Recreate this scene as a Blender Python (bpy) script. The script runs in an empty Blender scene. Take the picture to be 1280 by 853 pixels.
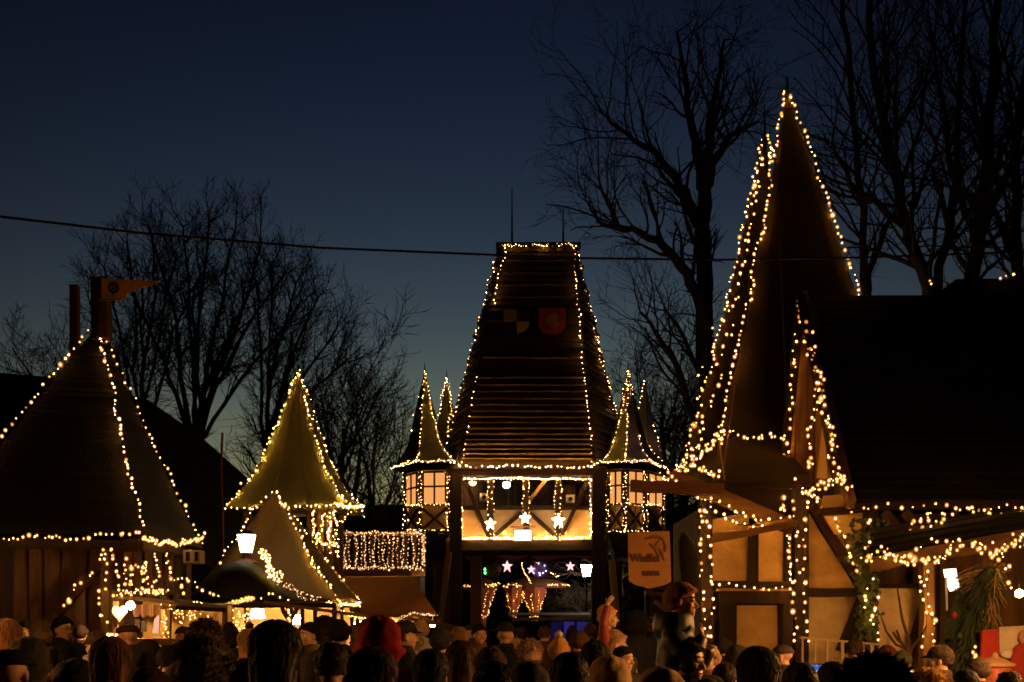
import bpy, bmesh, math, random
from mathutils import Vector, Matrix, noise as mnoise
R = math.radians
rng = random.Random(7)
F, CX, HY, H = 1500.0, 640.0, 778.0, 1.75     # focal length in photo pixels, axis, eye line, eye height
sc = bpy.context.scene
col = sc.collection

def W(px, py, Y):
    """survey: where the thing seen at that pixel stands when it is Y metres away"""
    return Vector(((px - CX) * Y / F, Y, H + (HY - py) * Y / F))
def gx(px, Y): return (px - CX) * Y / F
def gy(Y): return HY + H * F / Y              # photo row of the ground at Y

# ------------------------------------------------------------------ materials
def new_mat(name):
    m = bpy.data.materials.new(name); m.use_nodes = True
    nt = m.node_tree; nt.nodes.clear()
    out = nt.nodes.new('ShaderNodeOutputMaterial')
    return m, nt, out
def mat(name, c, rough=.8, scale=6., var=.35, bump=.3, stretch=(1, 1, 1), metal=0., spec=.3, c2=None, trans=0.):
    m, nt, out = new_mat(name)
    N, L = nt.nodes.new, nt.links.new
    p = N('ShaderNodeBsdfPrincipled'); L(p.outputs[0], out.inputs[0])
    tc = N('ShaderNodeTexCoord'); mp = N('ShaderNodeMapping'); mp.inputs['Scale'].default_value = stretch
    L(tc.outputs['Object'], mp.inputs[0])
    oi = N('ShaderNodeObjectInfo')
    ad = N('ShaderNodeVectorMath'); ad.operation = 'ADD'
    sc_ = N('ShaderNodeVectorMath'); sc_.operation = 'SCALE'; sc_.inputs[3].default_value = 13.
    cmb = N('ShaderNodeCombineXYZ')
    for i in range(3): L(oi.outputs['Random'], cmb.inputs[i])
    L(cmb.outputs[0], sc_.inputs[0]); L(mp.outputs[0], ad.inputs[0]); L(sc_.outputs[0], ad.inputs[1])
    n1 = N('ShaderNodeTexNoise'); n1.inputs['Scale'].default_value = scale; n1.inputs['Detail'].default_value = 7; n1.inputs['Roughness'].default_value = .65
    n2 = N('ShaderNodeTexNoise'); n2.inputs['Scale'].default_value = scale * .22; n2.inputs['Detail'].default_value = 3
    L(ad.outputs[0], n1.inputs['Vector']); L(ad.outputs[0], n2.inputs['Vector'])
    mx = N('ShaderNodeMath'); mx.operation = 'ADD'; L(n1.outputs[0], mx.inputs[0]); L(n2.outputs[0], mx.inputs[1])
    rp = N('ShaderNodeValToRGB')
    lo = [max(0, x * (1 - var)) for x in c]; hi = list(c2) if c2 else [min(1, x * (1 + var)) for x in c]
    rp.color_ramp.elements[0].position = .38 ; rp.color_ramp.elements[1].position = .68
    rp.color_ramp.elements[0].color = (*lo, 1); rp.color_ramp.elements[1].color = (*hi, 1)
    hv = N('ShaderNodeMath'); hv.operation = 'MULTIPLY'; hv.inputs[1].default_value = .5
    L(mx.outputs[0], hv.inputs[0]); L(hv.outputs[0], rp.inputs[0])
    rv = N('ShaderNodeMapRange'); rv.inputs[3].default_value = .8; rv.inputs[4].default_value = 1.15
    L(oi.outputs['Random'], rv.inputs[0])
    mu = N('ShaderNodeVectorMath'); mu.operation = 'SCALE'; L(rp.outputs[0], mu.inputs[0]); L(rv.outputs[0], mu.inputs[3])
    L(mu.outputs[0], p.inputs['Base Color'])
    p.inputs['Roughness'].default_value = rough; p.inputs['Metallic'].default_value = metal
    p.inputs['Specular IOR Level'].default_value = spec
    if trans: p.inputs['Transmission Weight'].default_value = trans
    if bump:
        b = N('ShaderNodeBump'); b.inputs['Strength'].default_value = bump; b.inputs['Distance'].default_value = .03
        L(n1.outputs[0], b.inputs['Height']); L(b.outputs[0], p.inputs['Normal'])
    return m
def glow(name, c, s, sample='AUTO'):
    m, nt, out = new_mat(name)
    e = nt.nodes.new('ShaderNodeEmission'); e.inputs[0].default_value = (*c, 1); e.inputs[1].default_value = s
    nt.links.new(e.outputs[0], out.inputs[0])
    try: m.cycles.emission_sampling = sample
    except Exception: pass
    return m
def canvas(name, c, rough=.9, tr=.25):
    """stretched tent cloth: lets part of the light through"""
    m = mat(name, c, rough, 3., .22, .35, (1, 1, .35), spec=.15)
    nt = m.node_tree
    p = next(n for n in nt.nodes if n.type == 'BSDF_PRINCIPLED')
    t = nt.nodes.new('ShaderNodeBsdfTranslucent'); t.inputs[0].default_value = (*[min(1, x * 1.2) for x in c], 1)
    mx = nt.nodes.new('ShaderNodeMixShader'); mx.inputs[0].default_value = tr
    out = next(n for n in nt.nodes if n.type == 'OUTPUT_MATERIAL')
    nt.links.new(p.outputs[0], mx.inputs[1]); nt.links.new(t.outputs[0], mx.inputs[2]); nt.links.new(mx.outputs[0], out.inputs[0])
    return m

M = {}
M['timber'] = mat('dark timber', (.024, .010, .0045), .75, 9, .45, .5, (1, 1, .15))
M['timber_h'] = mat('dark timber along', (.027, .012, .005), .75, 9, .45, .5, (.15, 1, 1))
M['plank'] = mat('weathered plank', (.10, .050, .022), .8, 10, .55, .6, (1, 1, .12))
M['lightwood'] = mat('pale board', (.32, .17, .07), .75, 9, .3, .4, (.2, 1, 1))
M['lightwood_v'] = mat('pale board upright', (.30, .16, .065), .75, 9, .3, .4, (1, 1, .15))
M['bark'] = mat('bark', (.10, .08, .07), .9, 12, .4, .8, (1, 1, .25))
M['bark2'] = mat('twig bark', (.11, .085, .075), .9, 5, .3, 0)
M['plaster'] = mat('ochre plaster', (.60, .38, .14), .9, 4, .26, .8)
M['plaster_w'] = mat('pale plaster', (.60, .45, .25), .9, 4, .26, .8)
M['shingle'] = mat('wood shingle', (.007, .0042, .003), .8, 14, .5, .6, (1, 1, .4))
M['shingle_h'] = mat('lapped roof board', (.075, .046, .030), .6, 9, .5, .4, (.12, .12, 1))
M['brace_dark'] = mat('blackened brace', (.018, .008, .0035), .8, 9, .4, .3)
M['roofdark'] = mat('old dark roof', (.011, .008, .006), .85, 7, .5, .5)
M['canvas_o'] = canvas('olive cream canvas', (.34, .31, .13), tr=.12)
M['canvas_g'] = canvas('grey brown canvas', (.34, .215, .085), tr=.12)
M['canvas_d'] = canvas('dark brown spire cloth', (.062, .045, .013), tr=.08)
M['canvas_b'] = canvas('brown awning canvas', (.40, .23, .10), tr=.2)
M['canvas_bluelit'] = canvas('cloth tinted by bluish light', (.24, .22, .50), tr=.1)  # bluish light on the right turret roof, put into the cloth colour
M['metal'] = mat('dark metal', (.03, .03, .03), .5, 20, .2, .1, metal=.6)
M['steel'] = mat('galvanised steel', (.35, .33, .30), .45, 20, .2, .1, metal=.7)
M['flag'] = mat('orange painted sheet', (.95, .44, .06), .7, 8, .15, .1)
M['ink'] = mat('dark paint', (.02, .014, .012), .8, 10, .2, 0)
M['signwood'] = mat('sign board', (.30, .145, .048), .75, 6, .25, .25, (.3, 1, 1))
M['signink'] = mat('sign lettering', (.09, .036, .016), .8, 10, .25, 0)
M['signmark'] = mat('faded sign picture', (.26, .125, .042), .8, 9, .3, 0)
M['cream'] = mat('cream paint', (.55, .47, .36), .8, 6, .2, .1)
M['red'] = mat('red paint', (.36, .028, .02), .7, 8, .2, .15)
M['redcloth'] = mat('red cloth', (.42, .05, .045), .9, 10, .3, .3)
M['pinkcloth'] = canvas('pink drape', (.45, .18, .20), tr=.3)
M['blue'] = mat('blue paint', (.06, .07, .32), .7, 8, .2, .1)
M['lilac'] = mat('lilac board', (.30, .27, .60), .7, 8, .12, .1)
M['white'] = mat('white paint', (.72, .68, .62), .7, 8, .1, .1)
M['leaf'] = mat('ivy leaf', (.055, .085, .025), .7, 12, .4, 0)
M['needle'] = mat('fir needles', (.035, .055, .022), .8, 12, .4, 0)
M['cobble'] = mat('cobble paving', (.10, .09, .08), .8, 3, .4, .8)
M['wire'] = mat('black cable', (.015, .015, .015), .6, 5, .1, 0)
M['glassblack'] = mat('black plastic', (.012, .012, .013), .35, 10, .1, 0)
M['mirror'] = mat('mosaic disc', (.35, .33, .45), .25, 30, .6, .4, metal=.6)
M['straw'] = mat('straw and twigs', (.22, .14, .06), .9, 20, .5, .4)
def bulbmats(name, c, e, shell, sc_=(1, .38, .07)):
    """glowing core and an orange shell added to imitate its halo, thinner towards the rim"""
    ms = [glow(name, c, e)]
    g = ms[0].node_tree; en = next(n for n in g.nodes if n.type == 'EMISSION')      # no two bulbs burn alike
    oi = g.nodes.new('ShaderNodeObjectInfo'); mr = g.nodes.new('ShaderNodeMapRange'); mr.interpolation_type = 'SMOOTHSTEP'
    mr.inputs[3].default_value = e * .25; mr.inputs[4].default_value = e * 1.75
    g.links.new(oi.outputs['Random'], mr.inputs[0]); g.links.new(mr.outputs[0], en.inputs[1])
    m, nt, out = new_mat(name + ' halo shell')
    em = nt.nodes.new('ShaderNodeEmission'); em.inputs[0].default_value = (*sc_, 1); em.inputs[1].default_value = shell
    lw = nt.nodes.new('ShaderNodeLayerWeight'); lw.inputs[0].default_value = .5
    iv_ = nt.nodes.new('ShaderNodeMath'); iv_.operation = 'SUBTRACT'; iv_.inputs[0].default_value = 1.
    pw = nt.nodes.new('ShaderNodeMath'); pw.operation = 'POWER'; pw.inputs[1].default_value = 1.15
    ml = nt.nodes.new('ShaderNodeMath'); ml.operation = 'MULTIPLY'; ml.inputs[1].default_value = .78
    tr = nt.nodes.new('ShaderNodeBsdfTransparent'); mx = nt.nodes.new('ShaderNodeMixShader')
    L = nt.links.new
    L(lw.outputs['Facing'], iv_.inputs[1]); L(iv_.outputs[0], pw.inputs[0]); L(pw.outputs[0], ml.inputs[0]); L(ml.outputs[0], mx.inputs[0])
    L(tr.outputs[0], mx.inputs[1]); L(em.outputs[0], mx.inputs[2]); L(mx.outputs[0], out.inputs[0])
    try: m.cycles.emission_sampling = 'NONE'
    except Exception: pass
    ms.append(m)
    return ms
BN = dict(   # core colour and strength, strength of the halo shell, and the shell's size against the nominal one
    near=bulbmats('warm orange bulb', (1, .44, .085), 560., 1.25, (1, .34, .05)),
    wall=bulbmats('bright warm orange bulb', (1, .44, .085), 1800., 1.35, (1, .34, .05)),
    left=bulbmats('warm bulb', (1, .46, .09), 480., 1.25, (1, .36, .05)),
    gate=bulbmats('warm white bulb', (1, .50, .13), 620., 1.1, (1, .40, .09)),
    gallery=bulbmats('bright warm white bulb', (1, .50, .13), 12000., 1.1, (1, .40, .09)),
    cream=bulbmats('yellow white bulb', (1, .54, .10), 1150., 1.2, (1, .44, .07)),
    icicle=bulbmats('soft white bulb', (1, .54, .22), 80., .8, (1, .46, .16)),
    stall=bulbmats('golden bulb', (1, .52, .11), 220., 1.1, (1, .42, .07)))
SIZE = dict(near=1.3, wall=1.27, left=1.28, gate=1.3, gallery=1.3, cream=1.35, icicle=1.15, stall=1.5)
CORE = .20

# ------------------------------------------------------------------ mesh building
class MB:
    def __init__(s): s.v = []; s.f = []
    def add(s, vs, fs):
        o = len(s.v); s.v += [Vector(v) for v in vs]; s.f += [tuple(o + i for i in f) for f in fs]; return s
    def box(s, c, sz, rz=0.):
        c = Vector(c); x, y, z = [a / 2 for a in sz]
        vs = [Vector((i * x, j * y, k * z)) for k in (-1, 1) for j in (-1, 1) for i in (-1, 1)]
        if rz: vs = [Matrix.Rotation(rz, 3, 'Z') @ v for v in vs]
        return s.add([c + v for v in vs], [(0, 2, 3, 1), (4, 5, 7, 6), (0, 1, 5, 4), (2, 6, 7, 3), (0, 4, 6, 2), (1, 3, 7, 5)])
    def beam(s, p0, p1, w, d, ref=(0, 1, 0), seg=1, jit=0., tap=1.):
        p0, p1 = Vector(p0), Vector(p1); a = (p1 - p0).normalized(); ref = Vector(ref)
        if abs(a.dot(ref)) > .95: ref = Vector((1, 0, 0))
        u = a.cross(ref).normalized(); v = u.cross(a).normalized()
        rings = []
        for i in range(seg + 1):
            t = i / seg; c = p0.lerp(p1, t); k = 1 + (tap - 1) * t
            j = Vector((rng.uniform(-1, 1), rng.uniform(-1, 1), rng.uniform(-1, 1))) * jit
            ww, dd = w / 2 * k, d / 2 * k
            rings.append([c + j + u * ww + v * dd, c + j - u * ww + v * dd, c + j - u * ww - v * dd, c + j + u * ww - v * dd])
        return s.loft(rings)
    def loft(s, rings, cap=True, closed=True):
        n = len(rings[0]); o = len(s.v)
        for r in rings: s.v += [Vector(p) for p in r]
        for i in range(len(rings) - 1):
            for j in range(n if closed else n - 1):
                k = (j + 1) % n
                s.f.append((o + i * n + j, o + i * n + k, o + (i + 1) * n + k, o + (i + 1) * n + j))
        if cap and closed:
            s.f.append(tuple(o + j for j in reversed(range(n))))
            s.f.append(tuple(o + (len(rings) - 1) * n + j for j in range(n)))
        return s
    def tube(s, pts, rad, n=6, cap=True):
        pts = [Vector(p) for p in pts]
        if not hasattr(rad, '__len__'): rad = [rad] * len(pts)
        rings = []; u = None
        for i, p in enumerate(pts):
            a = (pts[min(i + 1, len(pts) - 1)] - pts[max(i - 1, 0)])
            if a.length < 1e-9: a = Vector((0, 0, 1))
            a.normalize()
            if u is None:
                u = a.cross(Vector((0, 0, 1)) if abs(a.z) < .9 else Vector((1, 0, 0))).normalized()
            else:
                u = (u - a * u.dot(a))
                u = u.normalized() if u.length > 1e-6 else a.orthogonal().normalized()
            w = a.cross(u)
            rings.append([p + (u * math.cos(2 * math.pi * k / n) + w * math.sin(2 * math.pi * k / n)) * rad[i] for k in range(n)])
        return s.loft(rings, cap)
    def prism(s, poly, th):
        poly = [Vector(p) for p in poly]; n = len(poly); th = Vector(th)
        return s.add(poly + [p + th for p in poly],
                     [tuple(range(n)), tuple(reversed(range(n, 2 * n)))] + [(i, n + i, n + (i + 1) % n, (i + 1) % n) for i in range(n)])
    def ell(s, c, r, nu=16, nv=10, rot=None):
        c = Vector(c); r = r if hasattr(r, '__len__') else (r, r, r); rings = []
        top = []
        for i in range(1, nv):
            th = math.pi * i / nv
            ring = [Vector((r[0] * math.sin(th) * math.cos(2 * math.pi * k / nu), r[1] * math.sin(th) * math.sin(2 * math.pi * k / nu), -r[2] * math.cos(th))) for k in range(nu)]
            if rot: ring = [rot @ p for p in ring]
            rings.append([c + p for p in ring])
        o = len(s.v); s.loft(rings, cap=False)
        a, b = Vector((0, 0, -r[2])), Vector((0, 0, r[2]))
        if rot: a, b = rot @ a, rot @ b
        m = len(s.v); s.v += [c + a, c + b]; L = o + (nv - 2) * nu
        for k in range(nu):
            s.f.append((m, o + (k + 1) % nu, o + k)); s.f.append((m + 1, L + k, L + (k + 1) % nu))
        return s
    def cap(s, p0, p1, r0, r1, n=12):
        """tapered capsule"""
        p0, p1 = Vector(p0), Vector(p1); a = (p1 - p0).normalized()
        pts, rad = [], []
        for t in (-1, -.85, -.5): pts.append(p0 + a * r0 * t); rad.append(max(.001, r0 * math.sqrt(max(0, 1 - t * t))))
        pts.append(p0); rad.append(r0); pts.append(p1); rad.append(r1)
        for t in (.5, .85, 1): pts.append(p1 + a * r1 * t); rad.append(max(.001, r1 * math.sqrt(max(0, 1 - t * t))))
        return s.tube(pts, rad, n)
    def mesh(s, name, off=Vector((0, 0, 0)), smooth=False):
        me = bpy.data.meshes.new(name)
        me.from_pydata([v - off for v in s.v], [], s.f)
        bm = bmesh.new(); bm.from_mesh(me); bmesh.ops.recalc_face_normals(bm, faces=bm.faces); bm.to_mesh(me); bm.free()
        if smooth: me.polygons.foreach_set('use_smooth', [True] * len(me.polygons))
        me.update(); return me
    def obj(s, name, m, parent=None, smooth=False):
        off = Vector((0, 0, 0)) if parent is None else wloc(parent)
        me = s.mesh(name, off, smooth); me.materials.append(m)
        o = bpy.data.objects.new(name, me); col.objects.link(o)
        if parent is not None: o.parent = parent
        return o
def wloc(o):
    v = Vector(o.location)
    while o.parent is not None: o = o.parent; v += Vector(o.location)
    return v
def tag(o, label, cat, group=None, kind=None):
    if label: o['label'] = label
    if cat: o['category'] = cat
    if group: o['group'] = group
    if kind: o['kind'] = kind
    return o
def thing(name, label, cat, loc, group=None):
    o = bpy.data.objects.new(name, None); col.objects.link(o); o.location = loc; o.empty_display_size = .2
    return tag(o, label, cat, group)
def single(name, mb, m, label, cat, group=None, smooth=False):
    """a thing that is one mesh, its origin at its base"""
    lo = Vector((sum(v.x for v in mb.v) / len(mb.v), sum(v.y for v in mb.v) / len(mb.v), min(v.z for v in mb.v)))
    me = mb.mesh(name, lo, smooth); me.materials.append(m)
    o = bpy.data.objects.new(name, me); col.objects.link(o); o.location = lo
    return tag(o, label, cat, group)
def fb(name, a, b, wpx, Y, d, m, parent, seg=1, jit=0., Y2=None, tap=1.):
    """a timber of a facade, from pixel a to pixel b, wpx photo pixels wide, d metres deep"""
    Y2 = Y if Y2 is None else Y2
    return MB().beam(W(*a, Y), W(*b, Y2), wpx * Y / F, d, seg=seg, jit=jit, tap=tap).obj(name, m, parent)
def fp(name, pts, Y, th, m, parent, smooth=False):
    """a panel of a facade: its outline at Y (or with its own Y per corner), th metres thick"""
    poly = [W(p[0], p[1], p[2] if len(p) > 2 else Y) for p in pts]
    return MB().prism(poly, (0, th, 0)).obj(name, m, parent, smooth)
def steproof(base, top, n, lap, gfun=None, jit=0., sub=1):
    """roof of lapped courses between two rings of corners"""
    mb = MB(); base = [Vector(p) for p in base]; top = [Vector(p) for p in top]
    def ring(t, out):
        g = gfun(t) if gfun else 1 - t
        r = []
        ct = sum(top, Vector()) / len(top)
        cb = sum(base, Vector()) / len(base)
        for b, q in zip(base, top):
            p = q.lerp(b, g); p.z = b.z + (q.z - b.z) * t
            c = ct.lerp(cb, g); d = Vector((p.x - c.x, p.y - c.y, 0))
            r.append(p + (d.normalized() * out if d.length > 1e-6 else Vector()))
        if sub > 1:
            rr = []
            for i in range(len(r)):
                for k in range(sub): rr.append(r[i].lerp(r[(i + 1) % len(r)], k / sub))
            r = rr
        return r
    rings = []
    for i in range(n):
        o = lap * (1 + rng.uniform(-jit, jit)) if lap else 0
        a = ring(i / n, o); b = ring((i + 1) / n, 0)
        if lap: a = [p + Vector((0, 0, rng.uniform(-.004, .004))) for p in a]
        rings.append(a)
        if lap or i == n - 1: rings.append(b)
    mb.loft(rings)
    return mb

# ------------------------------------------------------------------ fairy lights
_bulb = {}
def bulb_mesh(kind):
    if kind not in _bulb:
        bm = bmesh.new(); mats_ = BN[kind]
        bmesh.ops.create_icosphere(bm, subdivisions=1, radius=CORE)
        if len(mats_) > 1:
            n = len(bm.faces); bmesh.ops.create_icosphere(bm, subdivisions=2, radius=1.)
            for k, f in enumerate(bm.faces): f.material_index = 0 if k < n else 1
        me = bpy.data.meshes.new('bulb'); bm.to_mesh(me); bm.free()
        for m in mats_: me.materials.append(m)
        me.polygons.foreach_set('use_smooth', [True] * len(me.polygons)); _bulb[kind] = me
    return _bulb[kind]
NB = [0]
def lights(label, pts, sp, kind, r=.016, wob=.025, group='strings of fairy lights', fwd=.03, wire=True, strands=1, gap=0., big=.04):
    """a string of fairy lights along surveyed points (px, py, Y) or vectors; sp in metres"""
    P3 = [p if isinstance(p, Vector) else W(*p) for p in pts]
    P3 = [p - Vector((0, fwd, 0)) for p in P3]
    r *= SIZE[kind]
    root = thing('fairy_light_string', label, 'fairy lights', P3[0], group)
    tot = []
    for st in range(strands):
        pos = []
        seglen = [(P3[i + 1] - P3[i]).length for i in range(len(P3) - 1)]; L = sum(seglen)
        d = rng.uniform(0, sp * .4) ; ph = rng.uniform(0, 9)
        while d < L:
            x = d
            for i, q in enumerate(seglen):
                if x <= q or i == len(seglen) - 1: break
                x -= q
            p = P3[i].lerp(P3[i + 1], min(1, x / max(q, 1e-6))) - Vector((0, r * .6, 0))
            w = Vector((mnoise.noise((d * 2.3, ph, 0)), mnoise.noise((d * 2.3, ph, 5)) * .5, mnoise.noise((d * 2.3, ph, 9)))) * wob * 2.2
            j = Vector((rng.uniform(-1, 1), rng.uniform(-.6, .6), rng.uniform(-1, 1))) * wob * .8
            pos.append((p + w, p + w + j))
            d += sp * rng.uniform(.55, 1.45)
        if wire and len(pos) > 1:
            MB().tube([a for a, b in pos], .005 if r > .012 else .004, 3).obj('wire', M['wire'], root)
        tot += [b for a, b in pos if rng.random() > gap]
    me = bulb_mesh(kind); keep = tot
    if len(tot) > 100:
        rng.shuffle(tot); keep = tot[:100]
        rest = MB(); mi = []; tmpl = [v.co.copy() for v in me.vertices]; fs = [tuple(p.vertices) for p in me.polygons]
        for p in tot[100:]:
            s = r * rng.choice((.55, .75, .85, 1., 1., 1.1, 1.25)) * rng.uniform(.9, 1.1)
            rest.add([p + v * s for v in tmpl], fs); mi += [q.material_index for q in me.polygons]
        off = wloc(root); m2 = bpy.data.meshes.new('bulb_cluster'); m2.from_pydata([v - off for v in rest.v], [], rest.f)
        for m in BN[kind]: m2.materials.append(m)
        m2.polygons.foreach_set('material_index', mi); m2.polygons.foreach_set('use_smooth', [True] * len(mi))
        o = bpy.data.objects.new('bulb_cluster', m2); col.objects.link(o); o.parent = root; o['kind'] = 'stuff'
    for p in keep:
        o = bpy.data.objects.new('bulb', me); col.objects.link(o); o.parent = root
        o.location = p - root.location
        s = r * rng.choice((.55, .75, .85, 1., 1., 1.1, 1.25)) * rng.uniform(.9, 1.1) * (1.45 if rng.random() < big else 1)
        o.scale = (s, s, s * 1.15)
        NB[0] += 1
    return root

def lamp_ball(name, c, r, m, parent=None):
    return MB().ell(c, r, 12, 8).obj(name, m, parent, True)
SKY = 0.10
# ------------------------------------------------------------------ camera, world, ground
cam = bpy.data.cameras.new('camera'); co = bpy.data.objects.new('camera', cam); col.objects.link(co)
co.location = (0, 0, H); co.rotation_euler = (R(90), 0, 0)
cam.sensor_width = 36.; cam.lens = 36 * F / 1280; cam.shift_y = (HY - 426.5) / 1280; cam.clip_start = .1; cam.clip_end = 3000
sc.camera = co
w = bpy.data.worlds.new('World'); sc.world = w; w.use_nodes = True
nt = w.node_tree; bg = nt.nodes['Background']
sky = nt.nodes.new('ShaderNodeTexSky'); sky.sky_type = 'NISHITA'; sky.sun_disc = False
SUN_EL, SUN_AZ = R(-3), R(0)
sky.sun_elevation = SUN_EL; sky.sun_rotation = SUN_AZ
sky.air_density = 1.0; sky.dust_density = 1.0; sky.ozone_density = 1.0
tcw = nt.nodes.new('ShaderNodeTexCoord'); lift = nt.nodes.new('ShaderNodeVectorMath'); lift.operation = 'MULTIPLY_ADD'; lift.inputs[1].default_value = (1, 1, .6); lift.inputs[2].default_value = (0, 0, .1)
nt.links.new(tcw.outputs['Generated'], lift.inputs[0]); nt.links.new(lift.outputs[0], sky.inputs[0])
# night exposure of the dusk sky: its contrast towards the horizon, then its white balance
ga = nt.nodes.new('ShaderNodeGamma'); ga.inputs[1].default_value = 4.6
tn = nt.nodes.new('ShaderNodeVectorMath'); tn.operation = 'MULTIPLY'; tn.inputs[1].default_value = (90. / SKY, 73.5 / SKY, 54. / SKY)
nt.links.new(sky.outputs[0], ga.inputs[0]); nt.links.new(ga.outputs[0], tn.inputs[0]); nt.links.new(tn.outputs[0], bg.inputs[0]); bg.inputs[1].default_value = SKY
sc.view_settings.view_transform = 'Standard'; sc.view_settings.look = 'None'; sc.view_settings.exposure = 0; sc.view_settings.gamma = 1
sc.view_settings.use_curve_mapping = False
sc.render.engine = 'CYCLES'
sc.cycles.use_denoising = True
try:
    sc.cycles.denoiser = 'OPENIMAGEDENOISE'; sc.cycles.denoising_input_passes = 'RGB_ALBEDO_NORMAL'
except Exception: pass
sc.cycles.transparent_max_bounces = 12; sc.cycles.max_bounces = 4; sc.cycles.diffuse_bounces = 2; sc.cycles.glossy_bounces = 2; sc.cycles.transmission_bounces = 3
sc.cycles.caustics_reflective = False; sc.cycles.caustics_refractive = False
sc.cycles.sample_clamp_indirect = 3.; sc.cycles.filter_width = 1.7
sc.cycles.use_light_tree = True

g = MB().add([(-600, -200, 0), (600, -200, 0), (600, 900, 0), (-600, 900, 0)], [(0, 1, 2, 3)]).obj('ground', M['cobble']); g['kind'] = 'structure'

hv = []
for i in range(81):
    x = -420 + i * 30; y = 632 + 14 * mnoise.noise(Vector((i * .21, 0, 0))) + 7 * mnoise.noise(Vector((i * .9, 4, 0))) + (26 if 560 < x < 760 else 0)
    p = W(x, y, 130); hv.append([Vector((p.x, 96, 0)), Vector((p.x, 122, p.z * .8)), p, Vector((p.x, 175, p.z * .9)), Vector((p.x, 230, 0))])
M['screening_hill'] = mat('added screening ridge', (.018, .016, .014), .95, .4, .5, .5)
g = MB().loft(hv, cap=False, closed=False).obj('screening_hill', M['screening_hill'], None, True); g['kind'] = 'structure'  # dark ridge added to block the glowing horizon
# ------------------------------------------------------------------ bare trees
def rand_perp(d, r):
    v = Vector((r.gauss(0, 1), r.gauss(0, 1), r.gauss(0, 1))); v -= d * v.dot(d)
    return v.normalized()
def grow(lv, p, d, L, rad, depth, r, par):
    """one limb and what grows from it; lv: list of MB per level"""
    n = par['seg'][min(depth, len(par['seg']) - 1)]
    pts = [p.copy()]; rr = [rad]; dirs = [d.copy()]
    for i in range(n):
        d = (d + rand_perp(d, r) * par['wig'] + Vector((0, 0, par['up'] if depth else .02))).normalized()
        p = p + d * (L / n); pts.append(p.copy()); rr.append(rad * (1 - .62 * (i + 1) / n)); dirs.append(d.copy())
    lv[0 if depth < 2 else 1].tube(pts, rr, 6 if depth < 2 else (4 if depth < 3 else 3), cap=False)
    if depth >= par['depth']: return
    nc = par['kids'][min(depth, len(par['kids']) - 1)]
    t0 = par['start'] if depth == 0 else .22
    for k in range(nc):
        t = t0 + (1 - t0) * (k + r.uniform(.1, .9)) / nc; t = min(t, .98)
        i = min(int(t * n), n - 1); q = pts[i].lerp(pts[i + 1], t * n - i)
        a = R(r.uniform(*par['ang']))
        nd = (dirs[i + 1] * math.cos(a) + rand_perp(dirs[i + 1], r) * math.sin(a)).normalized()
        rk = (rr[i] * (1 - (t * n - i)) + rr[i + 1] * (t * n - i)) * r.uniform(.45, .72)
        lk = L * r.uniform(*par['len']) * (1.15 - .55 * t)
        grow(lv, q, nd, lk, max(rk, par['min']), depth + 1, r, par)
PAR = dict(seg=[7, 6, 5, 4, 3], wig=.16, up=.10, depth=4, kids=[9, 6, 5, 4], start=.3, ang=(22, 50), len=(.5, .8), min=.012)
def tree(label, px, Y, top, seed, lean=0., rad=None, par=None, group='bare trees behind the market', limbs=None, name='bare_tree', cat='tree'):
    r = random.Random(seed); pr = dict(PAR); pr.update(par or {})
    pr['min'] *= Y / 45
    h = H + (HY - top) * Y / F
    root = thing(name, label, cat, Vector((gx(px, Y), Y, 0)), group)
    lv = [MB(), MB()]
    base = root.location.copy()
    if limbs:
        for (pts, r0, r1) in limbs:
            P = [W(*q) for q in pts]
            if pts[0][1] is None: pass
            # smooth the surveyed limb
            Q = []
            for i in range(len(P) - 1):
                for k in range(3): Q.append(P[i].lerp(P[i + 1], k / 3) + rand_perp(Vector((0, 1, 0)), r) * .07)
            Q.append(P[-1]); rr = [r0 + (r1 - r0) * i / (len(Q) - 1) for i in range(len(Q))]
            lv[0].tube(Q, rr, 7, cap=False)
            LL = sum((Q[i + 1] - Q[i]).length for i in range(len(Q) - 1))
            for i in range(int(len(Q) * pr.get('bare', .25)), len(Q)):
                for k in range(pr.get('per', 2)):
                    d = (Q[i] - Q[max(0, i - 1)]).normalized() if i else Vector((0, 0, 1))
                    a = R(r.uniform(25, 65)); nd = (d * math.cos(a) + rand_perp(d, r) * math.sin(a)).normalized()
                    nd.z += .25; nd.normalize()
                    grow(lv, Q[i], nd, r.uniform(.55, 1.) * pr.get('twl', 4.5), max(rr[i] * .42, .03), 2, r, pr)
    else:
        d = Vector((lean, 0, 1)).normalized()
        grow(lv, base, d, h * pr.get('trunk', .62), rad or h * .014, 0, r, pr)
    lv[0].obj('trunk', M['bark'], root, True); lv[1].obj('crown', M['bark2'], root)
    return root
many = dict(kids=[12, 7, 5, 5], start=.12, ang=(14, 42), up=.13, wig=.13)
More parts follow.
